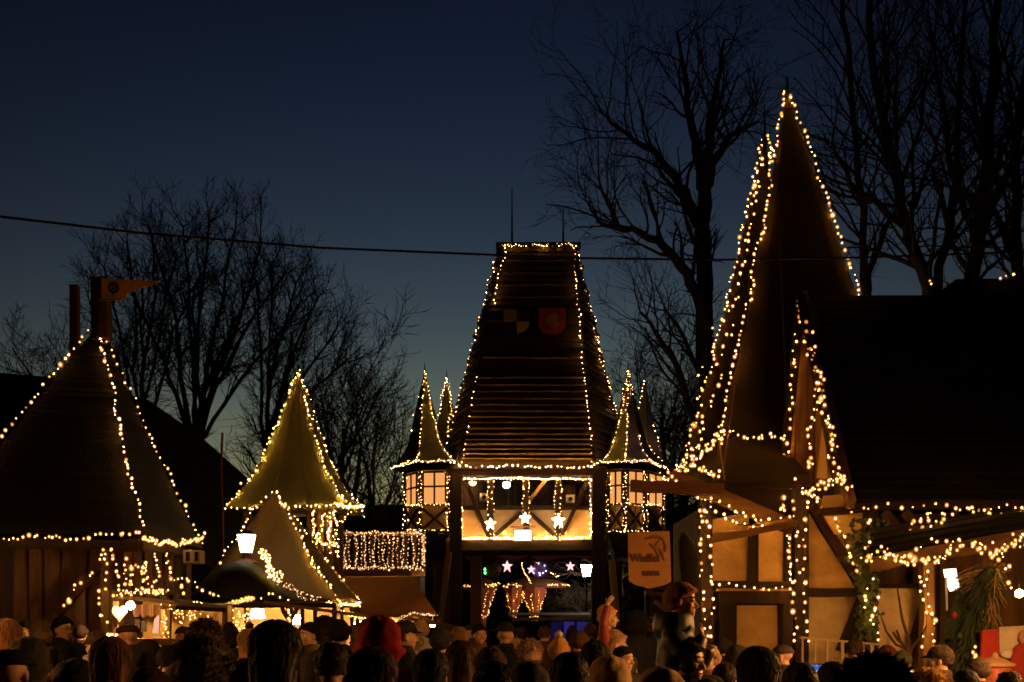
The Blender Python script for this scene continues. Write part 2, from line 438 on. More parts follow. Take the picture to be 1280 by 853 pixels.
def fan(label, bx, Y, ends, seed, r0=.3):
    """broad tree: limbs that part low down and end on the crown's outline"""
    r = random.Random(seed); lm = []
    fork = (bx + r.uniform(-4, 4), 560 + r.uniform(-15, 15))
    lm.append(([(bx, gy(Y), Y), (bx + r.uniform(-3, 3), 650, Y), (*fork, Y)], r0, r0 * .8))
    for (ex, ey) in ends:
        t1, t2 = r.uniform(.25, .4), r.uniform(.6, .75)
        dy = r.uniform(-3, 3)
        q1 = (fork[0] + (ex - fork[0]) * t1 * .75, fork[1] + (ey - fork[1]) * t1); q2 = (fork[0] + (ex - fork[0]) * (t2 * .92), fork[1] + (ey - fork[1]) * t2)
        lm.append(([(*fork, Y), (q1[0] + r.uniform(-6, 6), q1[1], Y + dy * .4), (q2[0] + r.uniform(-9, 9), q2[1], Y + dy * .8), (ex, ey, Y + dy)], r0 * r.uniform(.42, .6), .05))
    tree(label, bx, Y, 225, seed, limbs=lm, par=dict(min=.010, per=3, twl=2.5, kids=[5, 4, 5, 4], ang=(18, 55), up=.07, wig=.17, bare=.32))
fan('broad bare tree directly behind the cream pointed tower', 244, 60, [(163, 358), (194, 309), (229, 284), (262, 278), (295, 284), (326, 306), (355, 344), (376, 378), (243, 358), (309, 368)], 11, .30)
fan('bare tree with straight stems between the orange pennant and the broad tree', 178, 59, [(112, 378), (130, 334), (159, 306), (190, 294), (221, 319), (251, 344), (177, 358)], 12, .22)
fan('bare tree leaning right above the lit balcony', 335, 58, [(339, 334), (370, 354), (397, 373), (419, 413), (432, 453), (366, 428), (322, 358)], 14, .23)
tree('short twiggy bare tree behind the left end of the lit balcony', 415, 55, 360, 15, .05, par=dict(kids=[12, 7, 6, 4], start=.1, ang=(20, 55), up=.06))
tree('short twiggy bare tree beside the left turret of the gate', 475, 54, 420, 16, .0, par=dict(kids=[12, 7, 6, 4], start=.08, ang=(20, 55), up=.05))
tree('low dense tree at the far left behind the dark barn', 20, 56, 345, 17, .06, par=dict(kids=[14, 8, 6, 4], start=.1, ang=(25, 60), up=.03))
tree('low tangled tree between the barn and the orange pennant', 78, 58, 350, 18, .0, par=dict(kids=[12, 7, 5, 4], start=.15, ang=(20, 60), up=.04))
# the big old tree right of the gate
tree('big old bare tree with a thick forked trunk right of the gate', 884, 46, 20, 21, par=dict(min=.010, per=1, twl=3.4, kids=[5, 4, 5, 4], ang=(20, 60), up=.05, wig=.22),
     limbs=[([(884, gy(46), 46), (886, 640, 46), (884, 480, 46), (880, 380, 46), (878, 300, 46), (880, 235, 46)], .46, .26),
            ([(879, 300, 46), (862, 250, 45.6), (845, 222, 45.2), (820, 190, 45), (790, 172, 44.8), (765, 155, 44.6), (748, 132, 44.5)], .2, .04),
            ([(880, 235, 46), (872, 190, 46.3), (862, 150, 46.6), (855, 95, 46.8), (846, 40, 47)], .26, .05),
            ([(880, 240, 46), (892, 205, 45.8), (906, 176, 45.6), (925, 162, 45.4), (948, 152, 45.2)], .22, .05),
            ([(884, 200, 46), (888, 150, 46.4), (898, 100, 46.7), (905, 50, 47)], .2, .04),
            ([(886, 440, 46), (872, 370, 45), (850, 330, 44.5), (820, 300, 44.2), (790, 288, 44), (755, 282, 43.8), (738, 262, 43.7)], .26, .05),
            ([(885, 560, 46), (860, 500, 45.4), (838, 440, 45), (818, 415, 44.8), (800, 390, 44.6)], .18, .05),
            ([(770, 284, 43.9), (758, 250, 43.6), (748, 215, 43.4)], .12, .03)])
tree('slender bare tree with fine twigs just right of the gate roof', 815, 52, 330, 22, -.04, par=dict(kids=[14, 8, 6, 4], start=.25, ang=(25, 60), up=.02))
tree('fine twigged bare tree between the right turret and the big old tree', 850, 55, 380, 25, .0, par=dict(kids=[12, 8, 6, 4], start=.15, ang=(25, 60), up=.02))
for (lb, px, Y, lm, sd) in [
    ('dark bare tree with an arching trunk right of the tallest spire', 1150, 38,
     [([(1160, gy(38), 38), (1165, 500, 38), (1158, 360, 38), (1140, 300, 37.7), (1122, 240, 37.5), (1105, 160, 37.3), (1090, 60, 37), (1085, -60, 37)], .27, .09),
      ([(1163, 400, 38), (1182, 300, 38.4), (1196, 220, 38.6), (1200, 120, 39), (1210, -20, 39)], .17, .07),
      ([(1135, 290, 37.8), (1095, 255, 37), (1065, 235, 36.5), (1040, 180, 36)], .14, .04)], 31),
    ('thick dark tree trunk above the right end of the dark roof', 1215, 40,
     [([(1212, gy(40), 40), (1214, 500, 40), (1213, 380, 40), (1222, 280, 40), (1236, 190, 40), (1240, 90, 40), (1250, -60, 40)], .34, .12),
      ([(1215, 300, 40), (1250, 240, 39.6), (1275, 190, 39.4), (1310, 120, 39)], .15, .06),
      ([(1218, 290, 40), (1190, 220, 40.6), (1180, 130, 41), (1160, 20, 41)], .14, .05)], 32),
    ('dark bare tree at the right edge of the sky', 1290, 42,
     [([(1290, gy(42), 42), (1285, 450, 42), (1272, 330, 42), (1268, 200, 42), (1285, 80, 42), (1280, -60, 42)], .28, .1),
      ([(1272, 330, 42), (1240, 260, 41.5), (1225, 160, 41), (1210, 60, 41)], .13, .05)], 33),
    ('thin dark tree half hidden behind the tallest spire', 1080, 44,
     [([(1080, gy(44), 44), (1090, 500, 44), (1085, 380, 44), (1078, 260, 44), (1066, 140, 44), (1055, 20, 44), (1050, -60, 44)], .2, .07),
      ([(1085, 340, 44), (1120, 260, 44.4), (1150, 160, 44.6), (1165, 60, 45)], .12, .05)], 34)]:
    tree(lb, px, Y, 0, sd, limbs=lm, par=dict(min=.009, per=2, twl=4., kids=[5, 4, 5, 4], ang=(20, 60), up=.06, wig=.2, bare=.3))
for i, (px, Y, top, lb) in enumerate([(455, 48, 560, 'low bare shrub behind the lit balcony'), (505, 49, 590, 'low bare shrub below the left turret'),
                                      (838, 48, 560, 'low bare shrub right of the right turret'), (868, 50, 600, 'low bare shrub behind the waffle house post'),
                                      (745, 60, 690, 'bare shrub behind the lamp post beyond the gate'), (690, 64, 700, 'bare shrub beyond the gate left of the lamp post')]):
    tree(lb, px, Y, top, 60 + i, par=dict(kids=[16, 8, 6, 4], start=.05, ang=(20, 70), up=.02, trunk=.6, min=.016), name='bare_shrub', cat='shrub', group='bare shrubs')

# ------------------------------------------------------------------ overhead cable, running between two masts outside the picture
cp = []
A, B = W(-420, 236, 8.2), W(1700, 250, 15)
for i in range(41):
    t = i / 40; p = A.lerp(B, t); cp.append(p)
pix = [(-420, 248), (0, 271), (180, 292), (400, 310), (620, 319), (727, 323), (900, 325), (1080, 322), (1280, 315), (1700, 275)]
cp = []
for i in range(len(pix) - 1):
    for k in range(6):
        t = k / 6; x = pix[i][0] + (pix[i + 1][0] - pix[i][0]) * t; y = pix[i][1] + (pix[i + 1][1] - pix[i][1]) * t
        cp.append(W(x, y, 8.6 + 5. * (x + 420) / 2120))
cp.append(W(1700, 275, 13.6))
o = single('overhead_cable', MB().tube(cp, .011, 6), M['wire'], 'black cable sagging across the sky in front of the gate roof', 'cable')
for p, lb in ((cp[0], 'steel mast holding the left end of the overhead cable'), (cp[-1], 'steel mast holding the right end of the overhead cable')):
    single('cable_mast', MB().tube([(p.x, p.y, 0), (p.x, p.y, p.z + .2)], [.09, .06], 10), M['steel'], lb, 'mast', 'masts of the overhead cable')
# ------------------------------------------------------------------ the gate tower
GY = 40.
M['parapet'] = mat('orange plaster', (.66, .40, .18), .9, 5, .16, .3)
gate = thing('gate_tower', 'timber framed gate tower with a tall truncated shingle roof in the middle of the market', 'gate tower', Vector((gx(658, 42), 42, 0)))
gr = gy(GY)
# posts and beams of the front
for (a, b, wd) in (((570, gr), (570, 584), 15), ((748.5, gr), (748.5, 584), 17)):
    fb('post', a, b, wd, GY - .05, .42, M['timber'], gate, 4, .01)
fb('beam', (560, 591), (759, 591), 9, GY - .1, .3, M['timber_h'], gate)
fb('beam', (577.8, 682), (740, 682), 13, GY - .02, .34, M['brace_dark'], gate)
fb('lintel', (577.8, 692), (740, 692), 6, GY + .2, .3, M['timber_h'], gate)
for x in (613, 657.5, 697.5):
    fb('post', (x, 675), (x, 596), 8, GY - .02, .2, M['timber'], gate)
fb('handrail', (577.8, 635), (740, 635), 5, GY + .02, .16, M['timber_h'], gate)
fp('parapet', [(577.8, 675), (740, 675), (740, 637.8), (577.8, 637.8)], GY + .06, .08, M['parapet'], gate)
for a, b in (((582, 602), (610, 670)), ((619, 669), (652, 641)), ((662, 641), (693, 669)), ((734, 602), (703, 669))):
    fb('brace', a, b, 5.2, GY - .05, .14, M['brace_dark'], gate)
fb('brace', (661, 627), (684, 598), 4.5, GY + .12, .1, M['lightwood'], gate)
fb('top_plate', (577.8, 597), (740, 597), 3.6, GY + .0, .2, M['timber_h'], gate)
# gallery room
bk = 43.2
def wallbox(name, p0, p1, m): # axis aligned slab from corner to corner
    p0, p1 = Vector(p0), Vector(p1)
    return MB().box((p0 + p1) / 2, [abs(a) for a in (p1 - p0)]).obj(name, m, gate)
zL, zU = W(0, 690, GY).z, W(0, 586, GY).z
xa, xb = gx(577.8, GY), gx(740, GY)
wallbox('gallery_floor', (xa - .5, GY + .36, zL + .1), (xb + .5, bk, zL + .32), M['timber_h'])
wallbox('gallery_ceiling', (xa - .5, GY + .16, zU - .15), (xb + .5, bk, zU + .1), M['timber_h'])
wallbox('back_wall', (xa - .5, bk, zL), (xb + .5, bk + .15, zU), M['plank'])
wallbox('side_wall', (xa - .55, GY + .2, zL - .25), (xa - .3, bk, zU - .16), M['plaster'])
wallbox('side_wall', (xb + .3, GY + .2, zL - .25), (xb + .55, bk, zU - .16), M['plaster'])
for x in (600, 640, 668, 688, 722):
    fb('post', (x, 690), (x, 580), 5, bk - .15, .15, M['timber'], gate)
fb('brace', (668, 640), (700, 590), 4, bk - .2, .12, M['timber'], gate)
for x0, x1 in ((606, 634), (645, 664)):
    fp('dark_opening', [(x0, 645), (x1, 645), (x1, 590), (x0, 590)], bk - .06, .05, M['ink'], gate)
# passage below: jambs, piers, side rooms
wallbox('pier', (gx(541, GY), GY + .1, 0), (gx(562, GY), GY + 3.4, zL - .3), M['plank'])
wallbox('pier', (gx(757.5, GY), GY + .1, 0), (gx(778, GY), GY + 3.4, zL - .3), M['plank'])
fb('jamb', (595, gr), (595, 695.5), 14, GY + .9, .5, mat('red brown board', (.20, .075, .055), .8, 9, .3, .4, (1, 1, .15)), gate)
fb('jamb', (726, 699), (588, 699), 8, GY + 1.1, .3, M['timber_h'], gate)
fb('prop', (549, 790), (561, 690), 7, GY - .9, .18, M['lightwood_v'], gate)
fb('prop', (765, 700), (771, 780), 8, GY - .4, .2, M['lightwood_v'], gate)
# corner strips of plaster between posts and turrets
fp('plaster_strip', [(548, 668), (562.4, 668), (562.4, 590), (548, 590)], GY + .1, .1, M['plaster'], gate)
fp('plaster_strip', [(757.2, 668), (766, 668), (766, 590), (757.2, 590)], GY + .1, .1, M['plaster'], gate)
# roof
def ov(v, k, c): return c + (v - c) * k
base = [W(571, 584, GY - .45), W(745, 584, GY - .45), W(787, 584, 42.6), W(771, 590, 47.2), W(560, 590, 47.2), W(547, 584, 42.6)]
top = [W(629.5, 308, 41.4), W(716.5, 308, 41.4), W(722.5, 308, 42.4), W(717, 312, 43.6), W(629, 312, 43.6), W(622.5, 308, 42.4)]
for L_ in (base, top):
    z = L_[0].z
    for v in L_: v.z = z
steproof(base, top, 36, .08, jit=.8).obj('roof', M['shingle_h'], gate)
cz = top[0].z
MB().box(((top[0].x + top[1].x) / 2, 42.5, cz + .04), (top[2].x - top[5].x + .1, 2.5, .12)).obj('ridge_cap', M['timber_h'], gate)
fb('fascia', (566, 584.6), (751, 584.6), 3.6, GY - .5, .08, M['timber_h'], gate)
# pale strips: eave light on the board edges, put into their colour
def face(px, py):   # a point on the front slope
    z = W(0, py, 41).z; t = (z - base[0].z) / (cz - base[0].z)
    Y = base[0].y + (top[0].y - base[0].y) * t
    return W(px, py, Y - .12)
M['lit_edge_strip'] = mat('pale strip for lit edge', (.30, .20, .10), .6, 9, .6, .3, (.3, 1, 1))
def hipx(y, s): return (629.5 + (571 - 629.5) * (y - 308) / 276 if s < 0 else 716.5 + (745 - 716.5) * (y - 308) / 276)
for y, wd in ((327, .035), (342, .02), (357, .05), (372, .025), (448, .05), (473, .04), (482, .03), (490, .035), (499, .03), (507, .04), (515, .035), (522, .05), (529, .03), (536, .05), (543, .05), (550, .03), (556, .055), (562, .035), (568, .05), (574, .035)):
    e_ = 0 if y > 360 else 3
    xa_, xb_ = hipx(y, -1) + 4 + e_, hipx(y, 1) - 4 - e_
    cuts = [xa_] + sorted(rng.uniform(xa_ + 12, xb_ - 12) for _ in range(rng.choice((1, 2, 2, 3)))) + [xb_]
    for a_2, b_2 in zip(cuts, cuts[1:]):
        dz = Vector((0, rng.uniform(-.01, .01) - .05, rng.uniform(-.012, .012)))
        if b_2 - a_2 > 3: MB().beam(face(a_2, y) + dz, face(b_2 - .5, y) + dz, wd * rng.uniform(.8, 1.2), .07, seg=3, jit=.004).obj('lit_edge_strip', M['lit_edge_strip'], gate)
# the two shields on the front slope
def shield(px, py, wpx, hpx):
    pts = []
    for i in range(13):
        t = i / 12; a = math.pi * t
        pts.append((px + wpx / 2 * math.cos(a), py + hpx * .05 + hpx * .45 * math.sin(a) ** .8))
    return [(px - wpx / 2, py - hpx / 2)] [:0] + [(px + wpx / 2, py - hpx / 2)] + pts + [(px - wpx / 2, py - hpx / 2)]
def onslope(mb, pts, out, th):
    P = [face(*p) - Vector((0, out, 0)) for p in pts]
    mb.prism(P, (0, th, 0)); return mb
M['sh_cream'] = mat('faded cream paint', (.75, .60, .38), .8, 8, .3, .2); M['sh_dark'] = mat('brown black paint', (.09, .04, .03), .8, 8, .3, .2)
M['sh_red'] = mat('faded red paint', (.72, .12, .07), .8, 6, .25, .2); M['sh_pale'] = mat('worn pale red paint', (.80, .40, .28), .8, 9, .3, .2)
s1 = thing('shield', 'quartered cream and dark heraldic shield on the gate roof', 'shield', face(646, 403), 'shields on the gate roof')
q = shield(646, 403, 33, 30)
onslope(MB(), q, .06, .05).obj('field', M['sh_dark'], s1)
onslope(MB(), [(629.5, 388), (646, 388), (646, 403), (629.8, 403)], .10, .035).obj('quarter', M['sh_cream'], s1)
onslope(MB(), [(646, 403), (662.2, 403), (660, 410), (655, 415), (646, 418)], .10, .035).obj('quarter', M['sh_cream'], s1)
s2 = thing('shield', 'red heraldic shield with a pale charge on the gate roof', 'shield', face(690, 403), 'shields on the gate roof')
onslope(MB(), shield(690, 402, 34, 33), .06, .05).obj('field', M['sh_red'], s2)
onslope(MB(), [(684, 398), (689, 393), (694, 392), (698, 396), (695, 401), (699, 406), (694, 411), (688, 409), (690, 404), (683, 406)], .10, .035).obj('charge', M['sh_pale'], s2)
for x, t, lb in ((640, 234, 'taller thin rod on the gate roof'), (704, 262, 'shorter thin rod on the gate roof')):
    p = W(x, 303, 42.2); single('lightning_rod', MB().tube([p - Vector((0, 0, .12)), p.lerp(W(x, t, 42.2), .45), W(x, t, 42.2)], [.05, .03, .018], 6), M['metal'], lb, 'rod', 'rods on the gate roof')

# lights of the gate
G = 'fairy lights on the gate tower'
def gl(lb, pts, sp=.14, r=.02, kind='gate', **k): return lights(lb, pts, sp * 1.3, kind, r, k.pop('wob', .025), G, **k)
gl('warm white lights along the flat top edge of the gate roof', [(622, 307, 41.3), (723, 307, 41.3)], .085, strands=2, wob=.05)
gl('lights down the front left hip of the gate roof, upper half', [(*p, 41) for p in ((631, 312), (624, 345), (614, 388))], .12, wob=.05, fwd=.16)
gl('lights down the front left hip of the gate roof, lower end above the eave', [(*p, 39.7) for p in ((596, 472), (586, 530), (578, 580))], .2, fwd=.16)
gl('lights down the front right hip of the gate roof', [(717, 312, 41.2), (722, 380, 40.8), (727, 440, 40.4), (733, 500, 39.9), (741, 578, 39.4)], .14, wob=.04, fwd=.16)
gl('lights down the outer left edge of the gate roof', [(620, 316, 42.2), (611, 350, 42.2), (600, 400, 42.2), (587, 445, 42.2), (573, 500, 42.2), (565, 535, 42.2), (556, 565, 42.2)], .15, wob=.06)
gl('lights down the outer right edge of the gate roof', [(723, 312, 42.2), (733, 365, 42.2), (744, 410, 42.2), (752, 450, 42.2), (764, 490, 42.2), (772, 520, 42.2)], .13, wob=.05, strands=1)
gl('second strand of lights low on the right slope of the gate roof', [(745, 420, 42.1), (757, 465, 42.1), (768, 520, 42.1)], .18, wob=.08)
gl('lights along the eave of the gate roof', [(566, 578, 39.2), (575, 583, 39.2), (600, 585, 39.2), (650, 583, 39.2), (700, 585, 39.2), (738, 584, 39.2), (752, 575, 39.2)], .1, wob=.04, kind='gallery')
gl('lights framing the top of the gallery opening', [(579, 599, GY - .15), (738, 599, GY - .15)], .07, strands=2, r=.018, kind='gallery')
gl('lights along the foot of the gallery parapet', [(578, 673, GY - .2), (738, 673, GY - .2)], .07, strands=2, r=.018, kind='gallery')
gl('lights down the left edge of the gallery opening', [(577, 600, GY - .15), (577, 672, GY - .15)], .09, r=.018, kind='gallery')
gl('lights down the right edge of the gallery opening', [(738.5, 600, GY - .15), (738.5, 672, GY - .15)], .09, r=.018, kind='gallery')
for x, lb in ((613, 'left'), (657.5, 'middle'), (697.5, 'right')):
    gl(f'lights wound round the {lb} post of the gallery', [(x - 3.5, 600, GY - .2), (x - 3.5, 668, GY - .2), (x + 3.5, 668, GY - .2), (x + 3.5, 600, GY - .2)], 0.1, r=.018, wob=.03, kind='gate')

# gallery lamp, loudspeakers, light box, stars
lp = thing('gallery_lamp', 'bright white lamp hanging in the gate gallery', 'lamp', W(633, 610, 41.2))
lamp_ball('bulb', W(633, 606, 41.2), .13, glow('white lamp', (1, .86, .66), 22.), lp)
MB().tube([W(633, 602, 41.2), W(633, 588, 41.2)], .015, 5).obj('cord', M['wire'], lp)
MB().tube([W(633, 603.5, 41.2), W(633, 600, 41.2)], [.15, .06], 10).obj('lamp_shade', M['metal'], lp)
lp = thing('gallery_wall_lamp', 'small warm lamp at the left end of the gate gallery', 'lamp', W(590, 602, 42.6))
lamp_ball('bulb', W(591, 603, 42.6), .12, glow('warm lamp', (1, .6, .25), 26.), lp)
MB().box(W(591, 598, 42.7), (.3, .25, .1)).obj('lamp_shade', M['metal'], lp)
for x, y, lb in ((605, 622, 'white loudspeaker box at the left of the gate gallery'), (713, 624, 'white loudspeaker box at the right of the gate gallery')):
    sp = thing('loudspeaker', lb, 'loudspeaker', W(x, y + 5, 40.6), 'loudspeakers in the gate gallery')
    MB().box(W(x, y, 40.6), (.28, .25, .26)).obj('housing', M['white'], sp)
    c = W(x, y, 40.46); MB().tube([c, c - Vector((0, .03, 0))], .075, 12).obj('cone', M['glassblack'], sp)
lb = thing('light_box', 'small glowing white sign box with a green frame under the gate gallery', 'sign', W(653.5, 678, GY - .45))
p = W(653.5, 669.5, GY - .45)
MB().box(p, (.62, .16, .40)).obj('frame', mat('green frame', (.10, .16, .06), .6, 9, .2, .1), lb)
MB().box(p - Vector((0, .09, 0)), (.54, .03, .32)).obj('lit_panel', glow('lit panel', (1, .93, .72), 6.), lb)
MB().beam(p + Vector((-.42, 0, .28)), p + Vector((.42, 0, .28)), .03, .2).obj('bracket', M['lightwood'], lb)
def star(label, px, py, Y, rad, m, tail=1.0, m2=None):
    root = thing('lit_star', label, 'star', W(px, py + 8, Y), 'lit paper stars')
    c = W(px, py, Y); ring = []
    for i in range(10):
        a = math.pi / 2 + math.pi * i / 5; rr = rad if i % 2 == 0 else rad * .42
        v = c + Vector((rr * math.cos(a), 0, rr * math.sin(a)))
        if i in (4, 6): v.z -= rad * (tail - 1) * .5
        ring.append(v)
    mb = MB().add(ring + [c - Vector((0, rad * .3, 0)), c + Vector((0, rad * .3, 0))],
                  [(i, (i + 1) % 10, 10) for i in range(10)] + [((i + 1) % 10, i, 11) for i in range(10)])
    mb.obj('paper_body', m, root)
    MB().tube([c + Vector((0, 0, rad)), c + Vector((0, 0, rad + .35))], .008, 4).obj('cord', M['wire'], root)
    return root
ws = glow('white star', (1, .72, .42), 30.)
star('white lit star on the left post of the gallery', 613, 655, GY - .75, .19, ws, 1.3)
star('white lit star on the middle post of the gallery', 656.5, 648, GY - .75, .2, ws, 1.1)
star('white lit star on the right post of the gallery', 698, 651, GY - .75, .23, ws, 1.2)
rs = glow('rose star', (1, .34, .34), 3.5)
star('rose lit star hanging under the gate beside the green disc', 634, 708, GY + .6, .19, rs, 1.5)
star('rose lit star hanging under the gate beside the ring', 713, 708, GY + .8, .16, rs, 1.2)
star('small rose star hanging in front of the violet disc', 664, 712, GY + .5, .14, rs, 1.4)
for lb, px, py, rad, c, e in (('round dark disc with green lights hanging under the gate', 616, 713, .30, (.07, .06, .02), (.1, .8, .15)), ('round violet mosaic disc hanging under the gate', 676, 713, .30, (.42, .36, .75), (.6, .5, 1.))):
    root = thing('mosaic_disc', lb, 'ornament', W(px, py + 10, GY + .9), 'round discs hanging under the gate')
    c0 = W(px, py, GY + .9)
    MB().tube([c0 + Vector((0, .05, 0)), c0, c0 - Vector((0, .05, 0)), c0 - Vector((0, .08, 0))], [rad * .9, rad, rad * .95, rad * .6], 24).obj('disc', mat('disc ' + lb, c, .25, 22, .6, .5, metal=.3), root)
    for k in range(9):
        a = rng.uniform(0, 6.3); q = rad * rng.uniform(.3, .95)
        if px < 640: a = math.pi + rng.uniform(-.5, .5); q = rad * rng.uniform(.8, 1.0)
        o = lamp_ball('spark', c0 + Vector((q * math.cos(a), -.1, q * math.sin(a))), .02, glow('spark', e, 6.) if k == 0 else spark, root)
        spark = o.data.materials[0]
    MB().tube([c0 + Vector((0, 0, rad)), c0 + Vector((0, 0, rad + .3))], .01, 4).obj('cord', M['wire'], root)
c0 = W(702, 714, GY + 1); mb = MB().tube([c0 + Vector((.3 * math.cos(a / 14 * 6.283), 0, .3 * math.sin(a / 14 * 6.283))) for a in range(15)], .02, 6)
single('hoop', mb, mat('violet hoop', (.3, .22, .6), .5, 9, .2, .1), 'thin violet hoop hanging under the gate beside the right rose star', 'ornament')
# pink swags under the lintel
for lb, x0, x1, y, dip in (('long pink cloth swag under the gate from the left jamb to the middle', 618, 662, 691, 5), ('short pink cloth swag under the right of the gate', 664, 700, 692, 6), ('pink pointed cloth under the gate at the right', 690, 738, 690, 4)):
    mb = MB(); rows = []
    for i in range(13):
        t = i / 12; x = x0 + (x1 - x0) * t; d = dip * 4 * t * (1 - t)
        if 'pointed' in lb: d = dip * (1 - abs(2 * t - 1)) * -1 + 6
        rows.append([W(x, y + d * .4, GY + .45), W(x, y + d + 3.5, GY + .42), W(x, y + d + 3.5, GY + .44), W(x, y + d * .4, GY + .47)])
    mb.loft(rows); single('cloth_swag', mb, M['pinkcloth'], lb, 'drape', 'pink swags under the gate')

# ------------------------------------------------------------------ turrets (parts of the gate)
def cspire(t):   # concave spire: share of the base width left at height t
    k = [(0, 1.), (.06, .80), (.14, .64), (.24, .50), (.37, .40), (.55, .28), (.72, .17), (.86, .08), (1, .0)]
    for (a, ra), (b, rb) in zip(k, k[1:]):
        if t <= b: return ra + (rb - ra) * (t - a) / (b - a)
    return 0.
def spire(parent, pts, apex, m_faces, fin=.25, n=22):
    """canvas spire over corner points; one material per side"""
    z = pts[0].z; c = sum(pts, Vector()) / len(pts)
    N_ = len(pts)
    def P(i, t):
        g = cspire(t); cc = c.lerp(Vector((apex.x, apex.y, z)), 1 - (1 - t) ** 2)
        p = cc + (pts[i % N_] - c) * g; p.z = z + (apex.z - z) * t; return p
    groups = {}
    for i in range(N_): groups.setdefault(m_faces[i % len(m_faces)], []).append(i)
    first = None
    mb = MB(); idx = []
    for i in range(N_):
        rows = [[P(i, k / n), P(i + 1, k / n)] for k in range(n + 1)]
        o = len(mb.v)
        for rr in rows: mb.v += rr
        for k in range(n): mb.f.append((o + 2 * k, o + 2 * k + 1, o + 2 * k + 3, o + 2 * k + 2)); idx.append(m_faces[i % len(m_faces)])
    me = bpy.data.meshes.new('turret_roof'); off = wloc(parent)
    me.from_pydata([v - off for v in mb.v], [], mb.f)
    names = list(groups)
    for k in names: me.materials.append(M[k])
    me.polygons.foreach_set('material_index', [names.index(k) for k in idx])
    bm = bmesh.new(); bm.from_mesh(me); bmesh.ops.remove_doubles(bm, verts=bm.verts, dist=.002); bmesh.ops.recalc_face_normals(bm, faces=bm.faces)
    bmesh.ops.solidify(bm, geom=bm.faces[:], thickness=.02); bm.to_mesh(me); bm.free()
    o = bpy.data.objects.new('turret_roof', me); col.objects.link(o); o.parent = parent
    MB().tube([apex - Vector((0, 0, .1)), apex + Vector((0, 0, fin))], [.03, .008], 5).obj('finial', M['metal'], parent)
    return P
def turret(corners, roofc, apex, m_faces, yb=665, yt=587, wins=True, lab=''):
    """corners: visible wall corners (px, Y); closes itself behind"""
    C = [W(px, yb, Y) for px, Y in corners]; zb, zt = C[0].z, W(0, yt, corners[0][1]).z
    zb = W(0, yb, 40).z; zt = W(0, yt, 40).z
    mid = sum(C, Vector()) / len(C)
    back = [Vector((C[-1].x, C[-1].y + 1.6, 0)), Vector((C[0].x, C[0].y + 1.6, 0))]
    ring = [Vector((p.x, p.y, 0)) for p in C] + back
    up = lambda z: [Vector((p.x, p.y, z)) for p in ring]
    body = MB().loft([up(zb), up(zt)]).obj('turret', M['plaster'], gate)
    hw = lambda y: W(0, y, 40).z
    for a, b in zip(C, C[1:]):
        t = (b - a); t.z = 0; L = t.length; t.normalize(); nrm = Vector((t.y, -t.x, 0))
        if nrm.y > 0: nrm = -nrm
        def q(u, z, out=.03): return Vector((a.x, a.y, 0)) + t * (u * L) + nrm * out + Vector((0, 0, z))
        # lit window with bars
        pane = MB().prism([q(.14, hw(630)), q(.86, hw(630)), q(.86, hw(591)), q(.14, hw(591))], nrm * .02).obj('window', glow_win, body)
        for u in (.12, .5, .88): MB().beam(q(u, hw(632), .06), q(u, hw(589), .06), .06, .06).obj('window_bar', M['timber'], body)
        for y in (590, 608, 631): MB().beam(q(.05, hw(y), .065), q(.95, hw(y), .065), .06, .05).obj('window_bar', M['timber_h'], body)
        MB().beam(q(.08, hw(662), .05), q(.92, hw(635), .05), .09, .06).obj('brace', M['timber'], body)
        MB().beam(q(.08, hw(635), .055), q(.92, hw(662), .055), .09, .06).obj('brace', M['timber'], body)
        MB().beam(q(0, hw(664), .06), q(1, hw(664), .06), .1, .08).obj('sill_beam', M['timber_h'], body)
    for p in C:
        MB().beam((p.x, p.y - .04, zb), (p.x, p.y - .04, zt), .13, .13).obj('post', M['timber'], body)
    # console under the turret
    low = [Vector((mid.x + (p.x - mid.x) * .7, mid.y + .4 + (p.y - mid.y) * .7, zb - .75)) for p in ring]
    MB().loft([low, [p - Vector((0, 0, .004)) for p in up(zb)]]).obj('console', M['timber'], body)
    base = [W(*p) for p in roofc]
    z = base[0].z
    for p in base: p.z = z
    return body, spire(body, base, W(*apex), m_faces)
glow_win = glow('lit window', (1, .40, .11), .95)
bl, PL = turret([(507, 41.2), (525, 40.2), (562, 40.05)], [(488, 585, 41.3), (520, 585, 39.6), (568, 585, 39.6), (580, 585, 41.3), (566, 585, 43), (505, 585, 43)], (531, 462, 41.2), ['roofdark', 'canvas_o', 'canvas_o', 'canvas_o', 'roofdark', 'roofdark'])  # left face darkened by its material to stand for shade
br, PR = turret([(760, 40.05), (781, 39.7), (806, 40.1), (829, 41.4)], [(741, 585, 41.0), (752, 585, 39.7), (781, 585, 39.2), (815, 585, 39.6), (833, 585, 41.3), (815, 585, 43), (755, 585, 43)], (785, 460, 41.0), ['canvas_o', 'canvas_o', 'canvas_bluelit', 'canvas_bluelit', 'canvas_bluelit', 'roofdark', 'canvas_o'])
for px, apx, apy, Y, ms, body, hw_ in ((562, 558.5, 471, 44.6, ['canvas_o', 'canvas_o', 'roofdark', 'roofdark'], bl, 38), (808, 806.5, 474, 44.6, ['canvas_o', 'canvas_bluelit', 'roofdark', 'canvas_o'], br, 34)):
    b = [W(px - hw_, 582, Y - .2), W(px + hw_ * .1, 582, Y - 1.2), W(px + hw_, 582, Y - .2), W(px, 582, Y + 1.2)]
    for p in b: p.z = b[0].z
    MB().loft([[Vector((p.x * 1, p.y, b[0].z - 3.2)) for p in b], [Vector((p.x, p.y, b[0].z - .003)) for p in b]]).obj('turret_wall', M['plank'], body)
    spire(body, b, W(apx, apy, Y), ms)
def edge(P, i, t0=0., t1=.985, n=10): return [P(i, t0 + (t1 - t0) * k / n) for k in range(n + 1)]
T = dict(r=.02, wob=.03)
